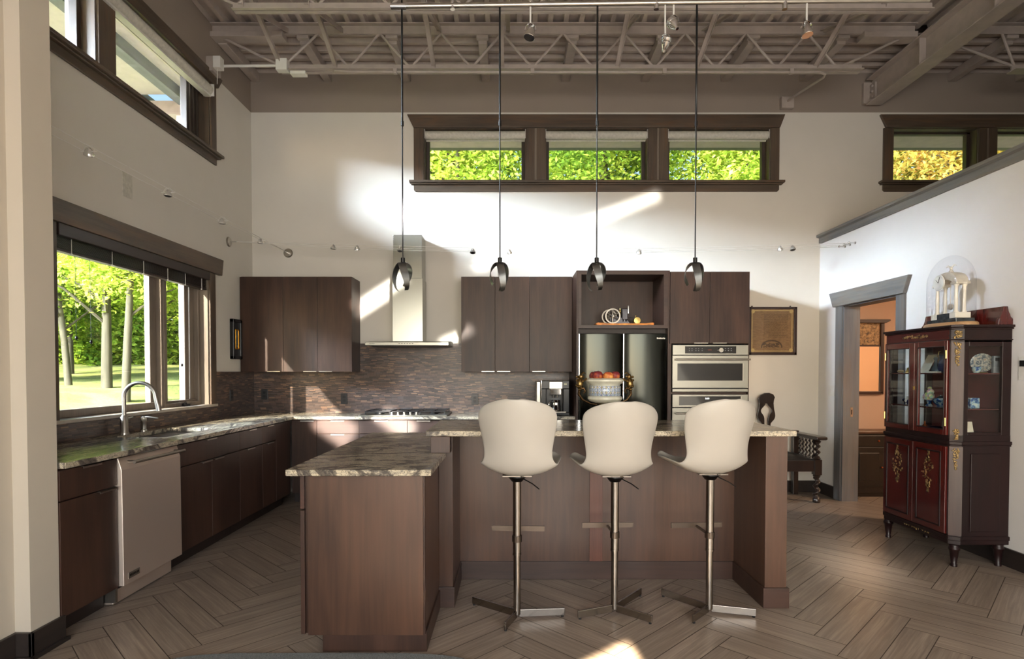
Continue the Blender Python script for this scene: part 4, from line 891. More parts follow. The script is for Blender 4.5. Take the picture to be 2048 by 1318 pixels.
# ------------------------------------------------------------------ urn with peaches
ux, uy = .588, 3.70
marble = plain('pale_marble', (206, 204, 186), .28, 0, .08, 14); bronze = plain('gilt_bronze', (122, 100, 62), .32, 1, .25, 60); dbronze = plain('dark_bronze', (78, 60, 40), .35, 1, .2, 60)
en = NT('enamel_band'); uvn = en.n('TexCoord').outputs['Object']; sp = en.n('SeparateXYZ', Vector=uvn)
ang = en.math('ARCTAN2', sp.outputs[1], sp.outputs[0]); wv = en.math('SINE', en.math('MULTIPLY', ang, 22.0)); wz = en.math('MULTIPLY', en.math('SINE', en.math('MULTIPLY', sp.outputs[2], 190.0)), .6)
pt = en.math('ADD', en.math('MULTIPLY', en.math('ADD', wv, wz), .25), .5); nz = en.noise(uvn, 160, 2)
en.p(Base__Color=en.mix(.3, en.ramp(pt, [(.1, (176, 206, 205)), (.32, (64, 110, 180)), (.45, (230, 228, 214)), (.62, (52, 74, 150)), (.78, (146, 176, 120)), (.92, (196, 110, 84))]), en.ramp(nz, [(.4, (40, 60, 130)), (.6, (230, 230, 215))])), Roughness=.18)
t = thing('urn', 'marble footed urn with blue enamel band and gilt bronze handles on the bar', 'urn', (ux, uy, 1.040))
MB().box(ux - .06, ux + .06, uy - .06, uy + .06, 1.041, 1.06).build('plinth', marble, t, .003)
MB().lathe([(.055, 1.06), (.05, 1.075), (.022, 1.095), (.017, 1.12), (.026, 1.135), (.018, 1.15), (.034, 1.165), (.05, 1.178)], (ux, uy, 0), 24).build('stem', bronze, t, smooth=True)
MB().lathe([(.02, 1.176), (.06, 1.180), (.098, 1.192), (.108, 1.205), (.106, 1.218), (.094, 1.226), (.09, 1.228)], (ux, uy, 0), 36).build('lower_bowl', marble, t, smooth=True)
MB().lathe([(.0955, 1.226), (.0985, 1.23), (.0985, 1.285), (.0955, 1.289)], (ux, uy, 0), 40).build('enamel_band', en.m, t, smooth=True, angle=60)
MB().lathe([(.092, 1.289), (.096, 1.298), (.108, 1.305), (.119, 1.318), (.118, 1.326), (.105, 1.334), (.095, 1.336), (.088, 1.318), (.04, 1.30), (.01, 1.30)], (ux, uy, 0), 36).build('upper_bowl', marble, t, smooth=True)
for s in (-1, 1):
    h = MB().tube([(ux + s * .05, uy, 1.17), (ux + s * .09, uy, 1.175), (ux + s * .14, uy, 1.20), (ux + s * .165, uy, 1.235), (ux + s * .16, uy, 1.265), (ux + s * .135, uy, 1.275), (ux + s * .123, uy, 1.255), (ux + s * .135, uy, 1.24)], [.006, .006, .007, .009, .010, .009, .008, .006], 10).build('handle', dbronze, t, smooth=True)
    f = MB(); rr = random.Random(5)
    f.ball((ux + s * .158, uy, 1.300), .022, .018, .034).ball((ux + s * .152, uy, 1.345), .015, .015, .019).ball((ux + s * .146, uy, 1.352), .007, .007, .006)
    for k in range(16): f.ball((ux + s * (.158 + rr.uniform(-.02, .02)), uy + rr.uniform(-.014, .014), 1.30 + rr.uniform(-.035, .05)), .009, .009, .008, 8, 6)
    f.tube([(ux + s * .15, uy, 1.36), (ux + s * .135, uy, 1.372), (ux + s * .122, uy, 1.362)], [.006, .005, .002], 6).tube([(ux + s * .145, uy, 1.315), (ux + s * .125, uy, 1.325), (ux + s * .115, uy, 1.335)], .006, 6)
    f.build('figure_mount', bronze, h, smooth=True)
def peach(c, r, label, warm):
    m = NT('peach_skin'); f = m.noise(m.co(), 11, 3, .6, .5)
    m.p(Base__Color=m.ramp(f, [(.3, (74, 20, 30)), (.52, (122, 34, 40)), (.7, (206, 120, 52))] if not warm else [(.25, (110, 30, 34)), (.45, (178, 78, 44)), (.62, (220, 158, 78))]), Roughness=.5)
    t = thing('peach', label, 'fruit', c, 'peaches in the urn'); b = MB(); n = 20; m_ = 14
    pr = [(max(1e-4, sin(pi * i / m_)) * r * (1 - .06 * (i > m_ - 3)), -cos(pi * i / m_) * r * (.92 if i < m_ - 1 else .80)) for i in range(m_ + 1)]
    b.lathe(pr, c, n)
    # crease along one side
    vs = []
    for x, y, z in b.v:
        d = Vector((x, y, z)) - Vector(c); a = math.atan2(d.y, d.x); k = 1 - .06 * math.exp(-((a + 1.2) / .22) ** 2); vs.append(tuple(Vector(c) + Vector((d.x * k, d.y * k, d.z))))
    b.v = vs; b.build('flesh', m.m, t, smooth=True, angle=180); MB().tube([Vector(c) + Vector((0, 0, r * .78)), Vector(c) + Vector((.004, 0, r * .95))], .002, 6).build('stalk', M['dark'], t)
peach((ux - .050, uy - .028, 1.352), .034, 'large dark red peach at the left of the urn', False); peach((ux + .012, uy - .045, 1.347), .034, 'orange and yellow peach in the middle front of the urn', True)
peach((ux + .062, uy - .010, 1.352), .032, 'dark red peach at the right of the urn', False); peach((ux - .062, uy + .045, 1.350), .032, 'peach half hidden behind the large left one', False)

# ------------------------------------------------------------------ model engine in the niche
eb = plain('orange_board', (222, 132, 44), .4, 0, .2, 20); gun = plain('gun_metal', (70, 70, 74), .3, .9, .15); brass = plain('brass', (186, 160, 96), .3, 1, .1)
t = thing('display_board', 'orange varnished board in the niche under the model engine', 'board', (1.155, 6.15, 1.853))
MB().prism([(.865, 1.853), (1.45, 1.853), (1.452, 1.876), (1.44, 1.881), (1.36, 1.872), (1.0, 1.872), (.88, 1.881), (.862, 1.874)], 'Y', 5.985, 6.20).build('plank', eb, t, .003)
t = thing('model_engine', 'model stationary engine with spoked flywheels on the orange board', 'model engine', (1.1, 6.14, 1.872))
for yy, nm in ((6.085, 0), (6.185, 1)):
    w = MB(); cx, cz, r = 1.045 - nm * .02, 1.955, .079
    w.lathe([(r - .013, yy - .009), (r, yy - .009), (r, yy + .009), (r - .013, yy + .009), (r - .013, yy - .009)], (cx, 0, cz), 36, 'Y', cap=False)
    for k in range(6): a = k * pi / 3 + .5; w.tube([(cx, yy, cz), (cx + (r - .01) * cos(a), yy, cz + (r - .01) * sin(a))], [.009, .006], 6)
    w.lathe([(.012, yy - .018), (.012, yy + .018)], (cx, 0, cz), 14, 'Y'); w.build('flywheel', plain('wheel_rim', (150, 146, 138), .35, .9), t, smooth=True)
MB().tube([(1.035, 6.05, 1.955), (1.035, 6.22, 1.955)], .008, 10).build('crankshaft', gun, t, smooth=True)
MB().prism([(1.02, 1.872), (1.24, 1.872), (1.22, 1.90), (1.19, 1.93), (1.06, 1.965), (1.02, 1.965)], 'Y', 6.11, 6.16).build('engine_bed', gun, t, .004)
MB().box(1.145, 1.205, 6.10, 6.17, 1.92, 2.035).build('water_hopper', gun, t, .006); MB().lathe([(.034, 1.90), (.034, 1.95)], (1.175, 6.135, 0), 20).build('cylinder', gun, t, smooth=True)
MB().lathe([(.0125, 1.985), (.0125, 2.065), (.010, 2.066)], (1.213, 6.12, 0), 14).build('exhaust_stack', M['chrome'], t, smooth=True)
MB().lathe([(.006, 1.97), (.011, 1.975), (.007, 1.99), (.012, 2.0), (.012, 2.01), (.006, 2.015), (.008, 2.03), (.002, 2.045)], (1.127, 6.115, 0), 12).build('oiler', brass, t, smooth=True)
MB().tube([(1.20, 6.12, 1.94), (1.24, 6.12, 1.945), (1.28, 6.12, 1.93), (1.30, 6.12, 1.91)], .004, 6).tube([(1.20, 6.12, 1.90), (1.25, 6.12, 1.885), (1.275, 6.12, 1.882)], .004, 6).build('fuel_pipe', gun, t, smooth=True)
MB().lathe([(.001, 6.10), (.034, 6.102), (.036, 6.11), (.036, 6.17), (.034, 6.178), (.001, 6.18)], (1.305, 0, 1.912), 24, 'Y').tube([(1.29, 6.12, 1.945), (1.293, 6.12, 1.965)], .006, 8).build('fuel_tank', brass, t, smooth=True)
MB().box(1.26, 1.35, 6.10, 6.18, 1.872, 1.878).build('tank_foot', M['chrome'], t)

# ------------------------------------------------------------------ display cabinet with ornaments
mah = wood('mahogany', [(46, 12, 12), (78, 22, 20), (98, 32, 26)], 'Z', .22, 1.0, coat=.5); mahy = wood('mahogany_rail', [(46, 12, 12), (76, 22, 20), (94, 30, 25)], 'Y', .22, coat=.5)
mdk = wood('mahogany_dark', [(20, 9, 10), (30, 14, 15), (40, 19, 19)], 'Z', .4, coat=.1, spec=.3); mpl = wood('pilaster_wood', [(44, 28, 24), (66, 46, 40), (82, 60, 52)], 'Z', .35); ormolu = plain('ormolu', (150, 128, 88), .4, 1, .3, 60)
t = thing('display_cabinet', 'mahogany glazed display cabinet with gilt mounts against the right wall', 'cabinet', (3.3, 4.48, 0))
FP = [(3.500, 4.10), (3.166, 4.10), (3.155, 4.085), (3.095, 4.13), (3.10, 4.15), (3.10, 4.845), (3.125, 4.875), (3.500, 4.875)]
def grow(e): 
    return [(x - (e if x < 3.4 else -min(e, .006)), y + (e if y > 4.5 else -e)) for x, y in FP]
def inset(e): return [(x + (e if x < 3.4 else 0), y + (-e if y > 4.5 else e)) for x, y in FP]
MB().prism(grow(.0), 'Z', .20, .855).build('lower_case', mdk, t, .002); MB().prism(grow(.008), 'Z', .185, .215).prism(grow(.003), 'Z', .155, .185).build('plinth', mdk, t, .004)
MB().prism(grow(.012), 'Z', .862, .886).prism(grow(.006), 'Z', .850, .862).build('waist_moulding', mdk, t, .004)
MB().prism(FP, 'Z', 1.605, 1.675).build('frieze', mdk, t); box(3.096, 3.101, 4.155, 4.842, 1.608, 1.673).build('frieze_panel', mahy, t); MB().prism(grow(.006), 'Z', 1.598, 1.606).prism(grow(.010), 'Z', 1.675, 1.688).prism(grow(.020), 'Z', 1.688, 1.706).build('cornice', mdk, t, .005)
MB().box(3.44, 3.462, 4.105, 4.87, 1.706, 1.835).build('gallery', mah, t, .003)
for ya, yb in ((4.10, 4.125), (4.85, 4.875)):
    MB().prism([(3.40, 1.706), (3.505, 1.706), (3.505, 1.745), (3.497, 1.757), (3.490, 1.760), (3.484, 1.78), (3.474, 1.80), (3.468, 1.835), (3.438, 1.835), (3.432, 1.80), (3.42, 1.765), (3.405, 1.745)], 'Y', ya, yb).build('gallery_end', mah, t, .003)
MB().prism(FP, 'Z', .886, .93).build('case_floor', mdk, t); MB().prism(FP, 'Z', 1.585, 1.60).build('case_top', mdk, t)
up = MB().box(3.485, 3.50, 4.128, 4.848, .93, 1.585)
up.build('back_and_base', plain('cabinet_lining', (96, 44, 40), .5, 0, .1), t)
MB().prism([(3.166, 4.10), (3.155, 4.085), (3.095, 4.13), (3.10, 4.15), (3.14, 4.15), (3.166, 4.13)], 'Z', .886, 1.60).build('corner_pilaster', mpl, t, .002)
MB().prism([(3.156, 4.083), (3.094, 4.1285), (3.096, 4.132), (3.158, 4.087)], 'Z', .22, .85).build('corner_pilaster', mpl, t)
MB().prism([(3.10, 4.84), (3.125, 4.875), (3.16, 4.875), (3.14, 4.84)], 'Z', .886, 1.60).build('corner_pilaster', mdk, t, .002)
sd = MB().box(3.166, 3.20, 4.10, 4.125, .93, 1.60).box(3.435, 3.50, 4.10, 4.125, .93, 1.60).box(3.20, 3.435, 4.10, 4.125, .93, .95).box(3.20, 3.435, 4.10, 4.125, 1.555, 1.60).build('side_frame', mdk, t, .003)
box(3.195, 3.44, 4.111, 4.115, .945, 1.56).build('side_pane', M['cabglass'], sd)
sd = MB().box(3.16, 3.20, 4.85, 4.875, .93, 1.60).box(3.435, 3.50, 4.85, 4.875, .93, 1.60).build('side_frame', mdk, t, .003)
box(3.195, 3.44, 4.861, 4.865, .945, 1.56).build('side_pane', M['cabglass'], sd)
MB().box(3.222, 3.43, 4.092, 4.10, .25, .80).build('side_panel', mdk, t, .006)
for a, c, g0, g1, hy in ((4.152, 4.488, 4.178, 4.445, 4.160), (4.492, 4.842, 4.545, 4.808, 4.835)):
    d = MB().box(3.085, 3.105, a, g0, .925, 1.60).box(3.085, 3.105, g1, c, .925, 1.60).box(3.085, 3.105, g0, g1, .925, .968).box(3.085, 3.105, g0, g1, 1.555, 1.60).build('glazed_door', mah, t, .003)
    box(3.094, 3.098, g0 - .003, g1 + .003, .965, 1.558).build('pane', M['cabglass'], d)
    bd = MB()
    for q in ((g0 - .006, g0 + .002, .962, 1.561), (g1 - .002, g1 + .006, .962, 1.561), (g0, g1, .962, .970), (g0, g1, 1.553, 1.561)): bd.box(3.081, 3.087, *q)
    bd.build('beading', mdk, d, .002)
    hg = MB()
    for z in (1.02, 1.50): hg.lathe([(.004, z - .03), (.006, z - .028), (.006, z + .028), (.004, z + .03)], (3.083, hy, 0), 8)
    hg.build('hinge', brass, d, smooth=True)
    d = MB().box(3.085, 3.105, a, c, .222, .845).build('lower_door', mah, t, .003)
    bd = MB(); e = .052
    for q in ((a + e - .012, a + e, .222 + e - .012, .845 - e), (c - e, c - e + .012, .222 + e - .012, .845 - e), (a + e, c - e, .222 + e - .012, .222 + e), (a + e - .012, c - e + .012, .845 - e, .845 - e + .012)): bd.box(3.079, 3.086, *q)
    bd.build('panel_moulding', mdk, d, .003)
    rr = random.Random(int(a * 100)); mt = MB(); yc = (a + c) / 2
    for k in range(70):
        u = rr.uniform(-1, 1); zz = .64 + .155 * u; w = .052 * max(.12, (1 - abs(u) ** 1.3)) * (1.25 if abs(u) < .5 else .8)
        yy = yc + rr.uniform(-w, w); an = rr.uniform(0, pi); q = MB().ball((0, 0, 0), .004, .012, .005, 7, 5); ca, sa = cos(an), sin(an)
        mt.add([(3.083 + x, yy + y * ca - z * sa, zz + y * sa + z * ca) for x, y, z in q.v], q.f)
    mt.build('gilt_mount', ormolu, d, smooth=True)
MB().box(3.0835, 3.086, 4.486, 4.494, .93, 1.595).build('door_astragal', mah, t, .001); MB().box(3.080, 3.0845, 4.484, 4.494, 1.24, 1.265).build('escutcheon', brass, t)
def mount(name, pts, rx=.006, seed=1, face='F'):
    rr = random.Random(seed); mt = MB()
    for (y, z) in pts:
        an = rr.uniform(0, pi); q = MB().ball((0, 0, 0), .005, .010, .005, 7, 5); ca, sa = cos(an), sin(an)
        for x0, y0, z0 in [(0, 0, 0)]:
            if face == 'F': mt.add([(3.098 + x, y + v * ca - w * sa, z + v * sa + w * ca) for x, v, w in q.v], q.f)
            else: # on the canted pilaster, y is the run along it
                n_ = Vector((-.6, -.8, 0)); al = Vector((.8, -.6, 0)); c0 = Vector((3.125, 4.1075, 0)) + al * y
                mt.add([tuple(c0 + n_ * (-x) + al * (v * ca - w * sa) + Vector((0, 0, z + v * sa + w * ca))) for x, v, w in q.v], q.f)
    mt.build(name, ormolu, t, smooth=True)
rr = random.Random(4)
mount('gilt_frieze_mount', [(4.50 + u * .145, 1.643 + rr.uniform(-.013, .013) * (1 - abs(u) * .6)) for u in [rr.uniform(-1, 1) for _ in range(60)]], seed=2)
mount('gilt_apron_mount', [(4.46 + u * .14, .188 + rr.uniform(-.014, .014) * (1 - abs(u) * .5)) for u in [rr.uniform(-1, 1) for _ in range(60)]], seed=3)
mount('gilt_pilaster_mount', [(rr.uniform(-.02, .02), 1.64 + rr.uniform(-.026, .026)) for _ in range(26)], seed=5, face='C')
mount('gilt_pilaster_mount', [(rr.uniform(-1, 1) * .018 * (.3 + .7 * u), 1.42 + .16 * u) for u in [rr.uniform(0, 1) for _ in range(44)]], seed=6, face='C')
mount('gilt_pilaster_mount', [(rr.uniform(-1, 1) * .017 * (.3 + .7 * u), .90 + .07 * u) for u in [rr.uniform(0, 1) for _ in range(22)]], seed=7, face='C')
mount('gilt_pilaster_mount', [(rr.uniform(-1, 1) * .020 * (.15 + .85 * u), .69 + .145 * u) for u in [rr.uniform(0, 1) for _ in range(40)]], seed=8, face='C')
for x, y in ((3.130, 4.115), (3.135, 4.845), (3.450, 4.125), (3.450, 4.845)):
    MB().lathe([(.030, .155), (.030, .14), (.036, .132), (.036, .12), (.030, .115), (.017, .02), (.021, .015), (.021, .0)], (x, y, 0), 16).build('leg', mdk, t, smooth=True, angle=50)
for z in (1.358, 1.105): box(3.125, 3.485, 4.127, 4.848, z, z + .010).build('shelf', mah, t, .002)
S1, S2, S0 = 1.368, 1.115, .93
porc = plain('white_porcelain', (222, 222, 214), .2); blue = NT('blue_glaze'); bf = blue.noise(blue.co(), 30, 3); blue.p(Base__Color=blue.ramp(bf, [(.42, (36, 70, 130)), (.5, (120, 160, 190)), (.58, (196, 210, 206))]), Roughness=.15); blue = blue.m
flor = NT('floral_glaze'); ff = flor.n('TexVoronoi', Vector=flor.co(), Scale=55).outputs['Color']; flor.p(Base__Color=flor.mix(.45, ff, lin((226, 210, 190))), Roughness=.3); flor = flor.m
copper = plain('copper', (176, 96, 58), .3, 1, .1); card = plain('cream_card', (214, 206, 186), .7); gl2 = plain('smoky_glass', (92, 112, 128), .08, .3, .2); grn = plain('green_glaze', (52, 84, 74), .15); dkblue = plain('dark_blue_glaze', (26, 34, 62), .1)
def py(px, x): return x * 1170 / (px - 1024)
def orn(name, label, cat, px, x, z, bm, mat, smooth=True):
    # bm(y) returns list of (part, MB, material); single mesh when one entry
    y = py(px, x); parts = bm(x, y, z)
    if len(parts) == 1: return tag(parts[0][1].build(name, parts[0][2], None, smooth=smooth), label, cat, 'ornaments in the display cabinet')
    t = thing(name, label, cat, (x, y, z), 'ornaments in the display cabinet')
    for n_, b_, m_ in parts: b_.build(n_, m_, t, smooth=smooth)
orn('decanter', 'cut glass decanter on the upper shelf of the display cabinet', 'decanter', 1871, 3.26, S1, lambda x, y, z: [('body', MB().lathe([(.028, z + .001), (.030, z + .01), (.028, z + .03), (.014, z + .06), (.010, z + .085), (.014, z + .09)], (x, y, 0), 14), gl2), ('stopper', MB().lathe([(.006, z + .09), (.012, z + .10), (.016, z + .112), (.008, z + .125), (.001, z + .127)], (x, y, 0), 10), gl2)], None)
orn('open_book', 'old paper card leaning on the upper cabinet shelf, left of the decanter', 'card', 1858, 3.40, S1, lambda x, y, z: [('card', MB().prism([(x - .05, z + .001), (x - .045, z + .001), (x + .03, z + .145), (x + .025, z + .147)], 'Y', y - .05, y + .05), card)], None, False)
orn('pitcher', 'dark pitcher with a tall gilt handle on the upper cabinet shelf', 'pitcher', 1886, 3.30, S1, lambda x, y, z: [('body', MB().lathe([(.03, z + .001), (.045, z + .03), (.042, z + .06), (.025, z + .10), (.03, z + .14), (.026, z + .14)], (x, y, 0), 16), dkblue), ('handle', MB().tube([(x - .01, y + .03, z + .06), (x - .01, y + .045, z + .12), (x - .01, y + .035, z + .165), (x - .01, y + .015, z + .165)], .003, 6), brass)], None)
orn('porcelain_dish', 'flat white and green dish lying at the front of the upper cabinet shelf', 'dish', 1862, 3.15, S1, lambda x, y, z: [('dish', MB().box(x - .012, x + .025, y - .07, y + .05, z + .001, z + .012), porc)], None, False)
orn('flower_figurine', 'colourful porcelain bouquet figurine on the middle cabinet shelf', 'figurine', 1859, 3.20, S2, lambda x, y, z: [('flowers', MB().ball((x, y, z + .075), .034, .040, .036).ball((x, y - .012, z + .108), .024, .026, .024).ball((x, y - .004, z + .135), .014, .017, .014).ball((x - .01, y + .026, z + .07), .022).ball((x - .008, y - .03, z + .075), .022), flor), ('vase', MB().lathe([(.024, z + .001), (.022, z + .008), (.012, z + .02), (.018, z + .04), (.016, z + .05)], (x, y, 0), 14), blue)], None)
orn('teapot', 'blue and white bowl shaped teapot on the middle cabinet shelf', 'teapot', 1882, 3.24, S2, lambda x, y, z: [('body', MB().lathe([(.024, z + .001), (.026, z + .008), (.046, z + .03), (.050, z + .048), (.040, z + .062), (.02, z + .066)], (x, y, 0), 20), blue), ('spout', MB().tube([(x, y - .04, z + .04), (x, y - .062, z + .055), (x, y - .07, z + .07)], [.01, .008, .006], 8), blue), ('lid', MB().lathe([(.026, z + .066), (.018, z + .074), (.005, z + .078), (.005, z + .086)], (x, y, 0), 14), gl2)], None)
orn('copper_bottle', 'small copper bottle on the cabinet floor', 'bottle', 1851, 3.16, S0, lambda x, y, z: [('bottle', MB().lathe([(.016, z + .001), (.018, z + .01), (.018, z + .035), (.008, z + .048), (.005, z + .066), (.007, z + .07)], (x, y, 0), 14), copper)], None)
orn('dark_bowl', 'low dark glazed bowl on the cabinet floor beside the copper bottle', 'bowl', 1877, 3.20, S0, lambda x, y, z: [('bowl', MB().lathe([(.03, z + .001), (.05, z + .02), (.056, z + .034), (.052, z + .034), (.03, z + .012)], (x, y, 0), 20), dkblue)], None)
orn('egg', 'little white egg on the cabinet floor at the front', 'egg', 1878, 3.125, S0, lambda x, y, z: [('egg', MB().ball((x, y, z + .013), .010, .010, .0125), porc)], None)
orn('photo_card', 'pale card standing at the right of the cabinet floor', 'card', 1889, 3.24, S0, lambda x, y, z: [('card', MB().prism([(x, z + .001), (x + .004, z + .001), (x + .02, z + .10), (x + .016, z + .10)], 'Y', y - .03, y + .03), card)], None, False)
orn('pebble', 'smooth tan stone on the upper shelf behind the left glass door', 'stone', 1801, 3.16, S1, lambda x, y, z: [('stone', MB().ball((x, y, z + .013), .02, .033, .0125), plain('tan_stone', (168, 150, 112), .6))], None)
orn('brass_bell', 'small brass ornament on the upper shelf at the right of the left glass door', 'ornament', 1816, 3.17, S1, lambda x, y, z: [('bell', MB().lathe([(.02, z + .001), (.018, z + .012), (.01, z + .024), (.012, z + .032), (.004, z + .042)], (x, y, 0), 12).ball((x, y - .014, z + .014), .008), brass)], None)
orn('cow_figurine', 'black and white animal figurine on the middle shelf behind the left glass door', 'figurine', 1813, 3.17, S2, lambda x, y, z: [('animal', MB().ball((x, y, z + .028), .014, .028, .016).ball((x, y + .03, z + .034), .010, .012, .011).tube([(x, y + .016, z + .02), (x, y + .017, z + .001)], .005, 6).tube([(x, y - .016, z + .02), (x, y - .017, z + .001)], .005, 6), dkblue), ('saddle', MB().ball((x - .003, y - .008, z + .031), .0135, .014, .0155), porc), ('rider', MB().ball((x, y - .012, z + .052), .008, .008, .014), porc)], None)
orn('wine_glass', 'slim glass vase at the left behind the left glass door', 'vase', 1789, 3.20, S1, lambda x, y, z: [('vase', MB().lathe([(.014, z + .001), (.004, z + .006), (.004, z + .04), (.011, z + .06), (.010, z + .085)], (x, y, 0), 12), gl2)], None)
# seen through the side glass
t2 = thing('plate', 'round patterned plate on a stand seen through the cabinet side glass', 'plate', (3.40, 4.235, S1), 'ornaments in the display cabinet')
pb = MB().lathe([(.001, 0), (.04, .002), (.045, .008), (.067, .014), (.069, .011), (.042, .0)], (0, 0, 0), 32); m_ = Matrix.Translation((3.40, 4.235, S1 + .072)) @ Matrix.Rotation(R(-39), 4, 'Z') @ Matrix.Rotation(R(80), 4, 'X')
pm = NT('painted_plate'); pf = pm.noise(pm.co(), 60, 3, .7); pm.p(Base__Color=pm.ramp(pf, [(.38, (70, 86, 104)), (.5, (150, 152, 148)), (.6, (196, 190, 178)), (.7, (150, 104, 70))]), Roughness=.2)
MB().add([m_ @ Vector(p) for p in pb.v], pb.f).build('dish', pm.m, t2, smooth=True)
MB().box(3.37, 3.43, 4.215, 4.265, S1 + .0005, S1 + .006).tube([(3.415, 4.262, S1 + .004), (3.412, 4.255, S1 + .06)], .003, 6).build('stand', brass, t2)
tag(MB().lathe([(.016, S1 + .001), (.026, S1 + .018), (.030, S1 + .042), (.027, S1 + .042), (.018, S1 + .010)], (3.325, 4.19, 0), 18).build('cup', blue, None, smooth=True), 'pale blue cup in front of the patterned plate in the cabinet', 'cup', 'ornaments in the display cabinet')
t2 = thing('meter', 'small grey boxed instrument with a dark window beside the plate', 'instrument', (3.45, 4.17, S1), 'ornaments in the display cabinet')
MB().box(3.425, 3.480, 4.160, 4.185, S1 + .001, S1 + .122).build('case', plain('grey_case', (120, 126, 134), .4), t2, .004); MB().box(3.434, 3.466, 4.156, 4.161, S1 + .085, S1 + .108).build('window', M['blackglass'], t2)
tag(box(3.285, 3.350, 4.185, 4.225, S2 + .001, S2 + .075).build('tin', blue, None, .003), 'square blue patterned tin on the middle shelf near the side glass', 'tin', 'ornaments in the display cabinet')
tag(MB().prism([(4.15, S0 + .001), (4.156, S0 + .001), (4.176, S0 + .09), (4.17, S0 + .09)], 'X', 3.235, 3.285).build('folded_card', card, None), 'pale folded card on the cabinet floor behind the side glass', 'card', 'ornaments in the display cabinet')

# clock under a glass dome
cx, cy, cz = 3.318, 4.44, 1.707
blk = plain('black_marble', (52, 58, 62), .15, 0, .3, 20); alab = plain('alabaster', (232, 228, 214), .3, 0, .04); sil = plain('silvered_metal', (236, 230, 216), .32, .6, .06)
t = thing('domed_clock', 'pillared mantel clock under a glass dome on the display cabinet', 'clock', (cx, cy, cz))
MB().lathe([(.150, cz), (.152, cz + .004), (.148, cz + .028), (.140, cz + .036)], (cx, cy, 0), 40, sx=.82, sy=1.55).build('wooden_base', wood('base_oak', [(150, 112, 74), (182, 142, 100), (202, 166, 124)], 'Y', .3), t, smooth=True, angle=50)
MB().box(cx - .07, cx + .07, cy - .15, cy + .15, cz + .036, cz + .066).box(cx - .055, cx + .055, cy - .125, cy + .125, cz + .066, cz + .108).build('plinth', blk, t, .003)
MB().box(cx - .057, cx + .057, cy - .126, cy - .066, cz + .068, cz + .110).box(cx - .057, cx + .057, cy + .066, cy + .126, cz + .068, cz + .110).build('pedestal_block', alab, t, .002)
for s in (-1, 1):
    for q in (-1, 1):
        MB().lathe([(.018, cz + .110), (.018, cz + .118), (.013, cz + .124), (.0115, cz + .30), (.015, cz + .308), (.019, cz + .318)], (cx + q * .03, cy + s * .095, 0), 14).build('column', alab, t, smooth=True)
ar = [(cy + .118 * cos(a), cz + .335 + .085 * sin(a)) for a in [pi * k / 14 for k in range(15)]] + [(cy - .07 * cos(a), cz + .33 + .03 * sin(a)) for a in [pi * k / 8 for k in range(9)]]
MB().prism(ar, 'X', cx - .045, cx + .045).box(cx - .052, cx + .052, cy - .128, cy - .062, cz + .318, cz + .336).box(cx - .052, cx + .052, cy + .062, cy + .128, cz + .318, cz + .336).build('arch', sil, t, .004)
MB().lathe([(.001, -.075), (.05, -.074), (.057, -.066), (.057, .06)], (0, 0, 0), 30, 'X').build('x', sil).name = 'tmp'
bpy.data.objects.remove(bpy.data.objects['tmp'])
d = MB().lathe([(.057, cx - .06), (.060, cx - .064), (.056, cx - .070), (.002, cx - .068)], (0, cy + .035, cz + .345), 30, 'X').build('dial', porc, t, smooth=True)
MB().bar((cx - .0705, cy + .035, cz + .345), (cx - .0705, cy + .06, cz + .37), .003, .001, (1, 0, 0)).bar((cx - .0705, cy + .035, cz + .345), (cx - .0705, cy + .02, cz + .39), .003, .001, (1, 0, 0)).build('hand', M['dark'], d)
MB().tube([(cx, cy, cz + .33), (cx, cy, cz + .17)], .0025, 6).lathe([(.001, cx - .008), (.022, cx - .006), (.022, cx + .006), (.001, cx + .008)], (0, cy, cz + .16), 18, 'X').build('pendulum', sil, t, smooth=True)
eg = MB().lathe([(.02, cz + .418), (.014, cz + .43), (.008, cz + .44)], (cx, cy, 0), 12).ball((cx, cy, cz + .452), .010, .012, .014)
eg.ribbon([(cx, cy + .005, cz + .455), (cx, cy + .03, cz + .472), (cx, cy + .052, cz + .465)], (0, 0, 1), [.014, .012, .004], .004).ribbon([(cx, cy - .005, cz + .455), (cx, cy - .03, cz + .472), (cx, cy - .052, cz + .465)], (0, 0, 1), [.014, .012, .004], .004)
eg.build('finial', sil, t, smooth=True)
MB().lathe([(.130, cz + .036), (.130, cz + .33)] + [(.130 * cos(a), cz + .33 + .215 * sin(a)) for a in [pi / 2 * k / 14 for k in range(1, 14)]] + [(.002, cz + .545)], (cx, cy, 0), 44, sx=.9, sy=1.55).build('glass_dome', M['dome'], t, smooth=True, angle=180)

# ------------------------------------------------------------------ carved armchair in the corner
ck = wood('black_oak', [(18, 13, 12), (34, 25, 22), (48, 36, 31)], 'Z', .3, coat=.3)
def twist(b, x, y, z0, z1, r, turns, n=10):
    m = int((z1 - z0) / .006); vs = []; fs = []
    for i in range(m + 1):
        u = i / m; ph = 2 * pi * turns * u; e = min(1, u * 8, (1 - u) * 8); ox, oy = r * .42 * e * cos(ph), r * .42 * e * sin(ph)
        for k in range(n): a = 2 * pi * k / n; vs.append((x + ox + r * (1 - .25 * e) * cos(a), y + oy + r * (1 - .25 * e) * sin(a), z0 + (z1 - z0) * u))
    fs = [(i * n + k, i * n + (k + 1) % n, (i + 1) * n + (k + 1) % n, (i + 1) * n + k) for i in range(m) for k in range(n)] + [tuple(range(n))[::-1], tuple(range(m * n, m * n + n))]
    return b.add(vs, fs)
t = thing('armchair', 'dark carved armchair with twisted legs in the corner beside the doorway', 'chair', (2.87, 6.36, 0))
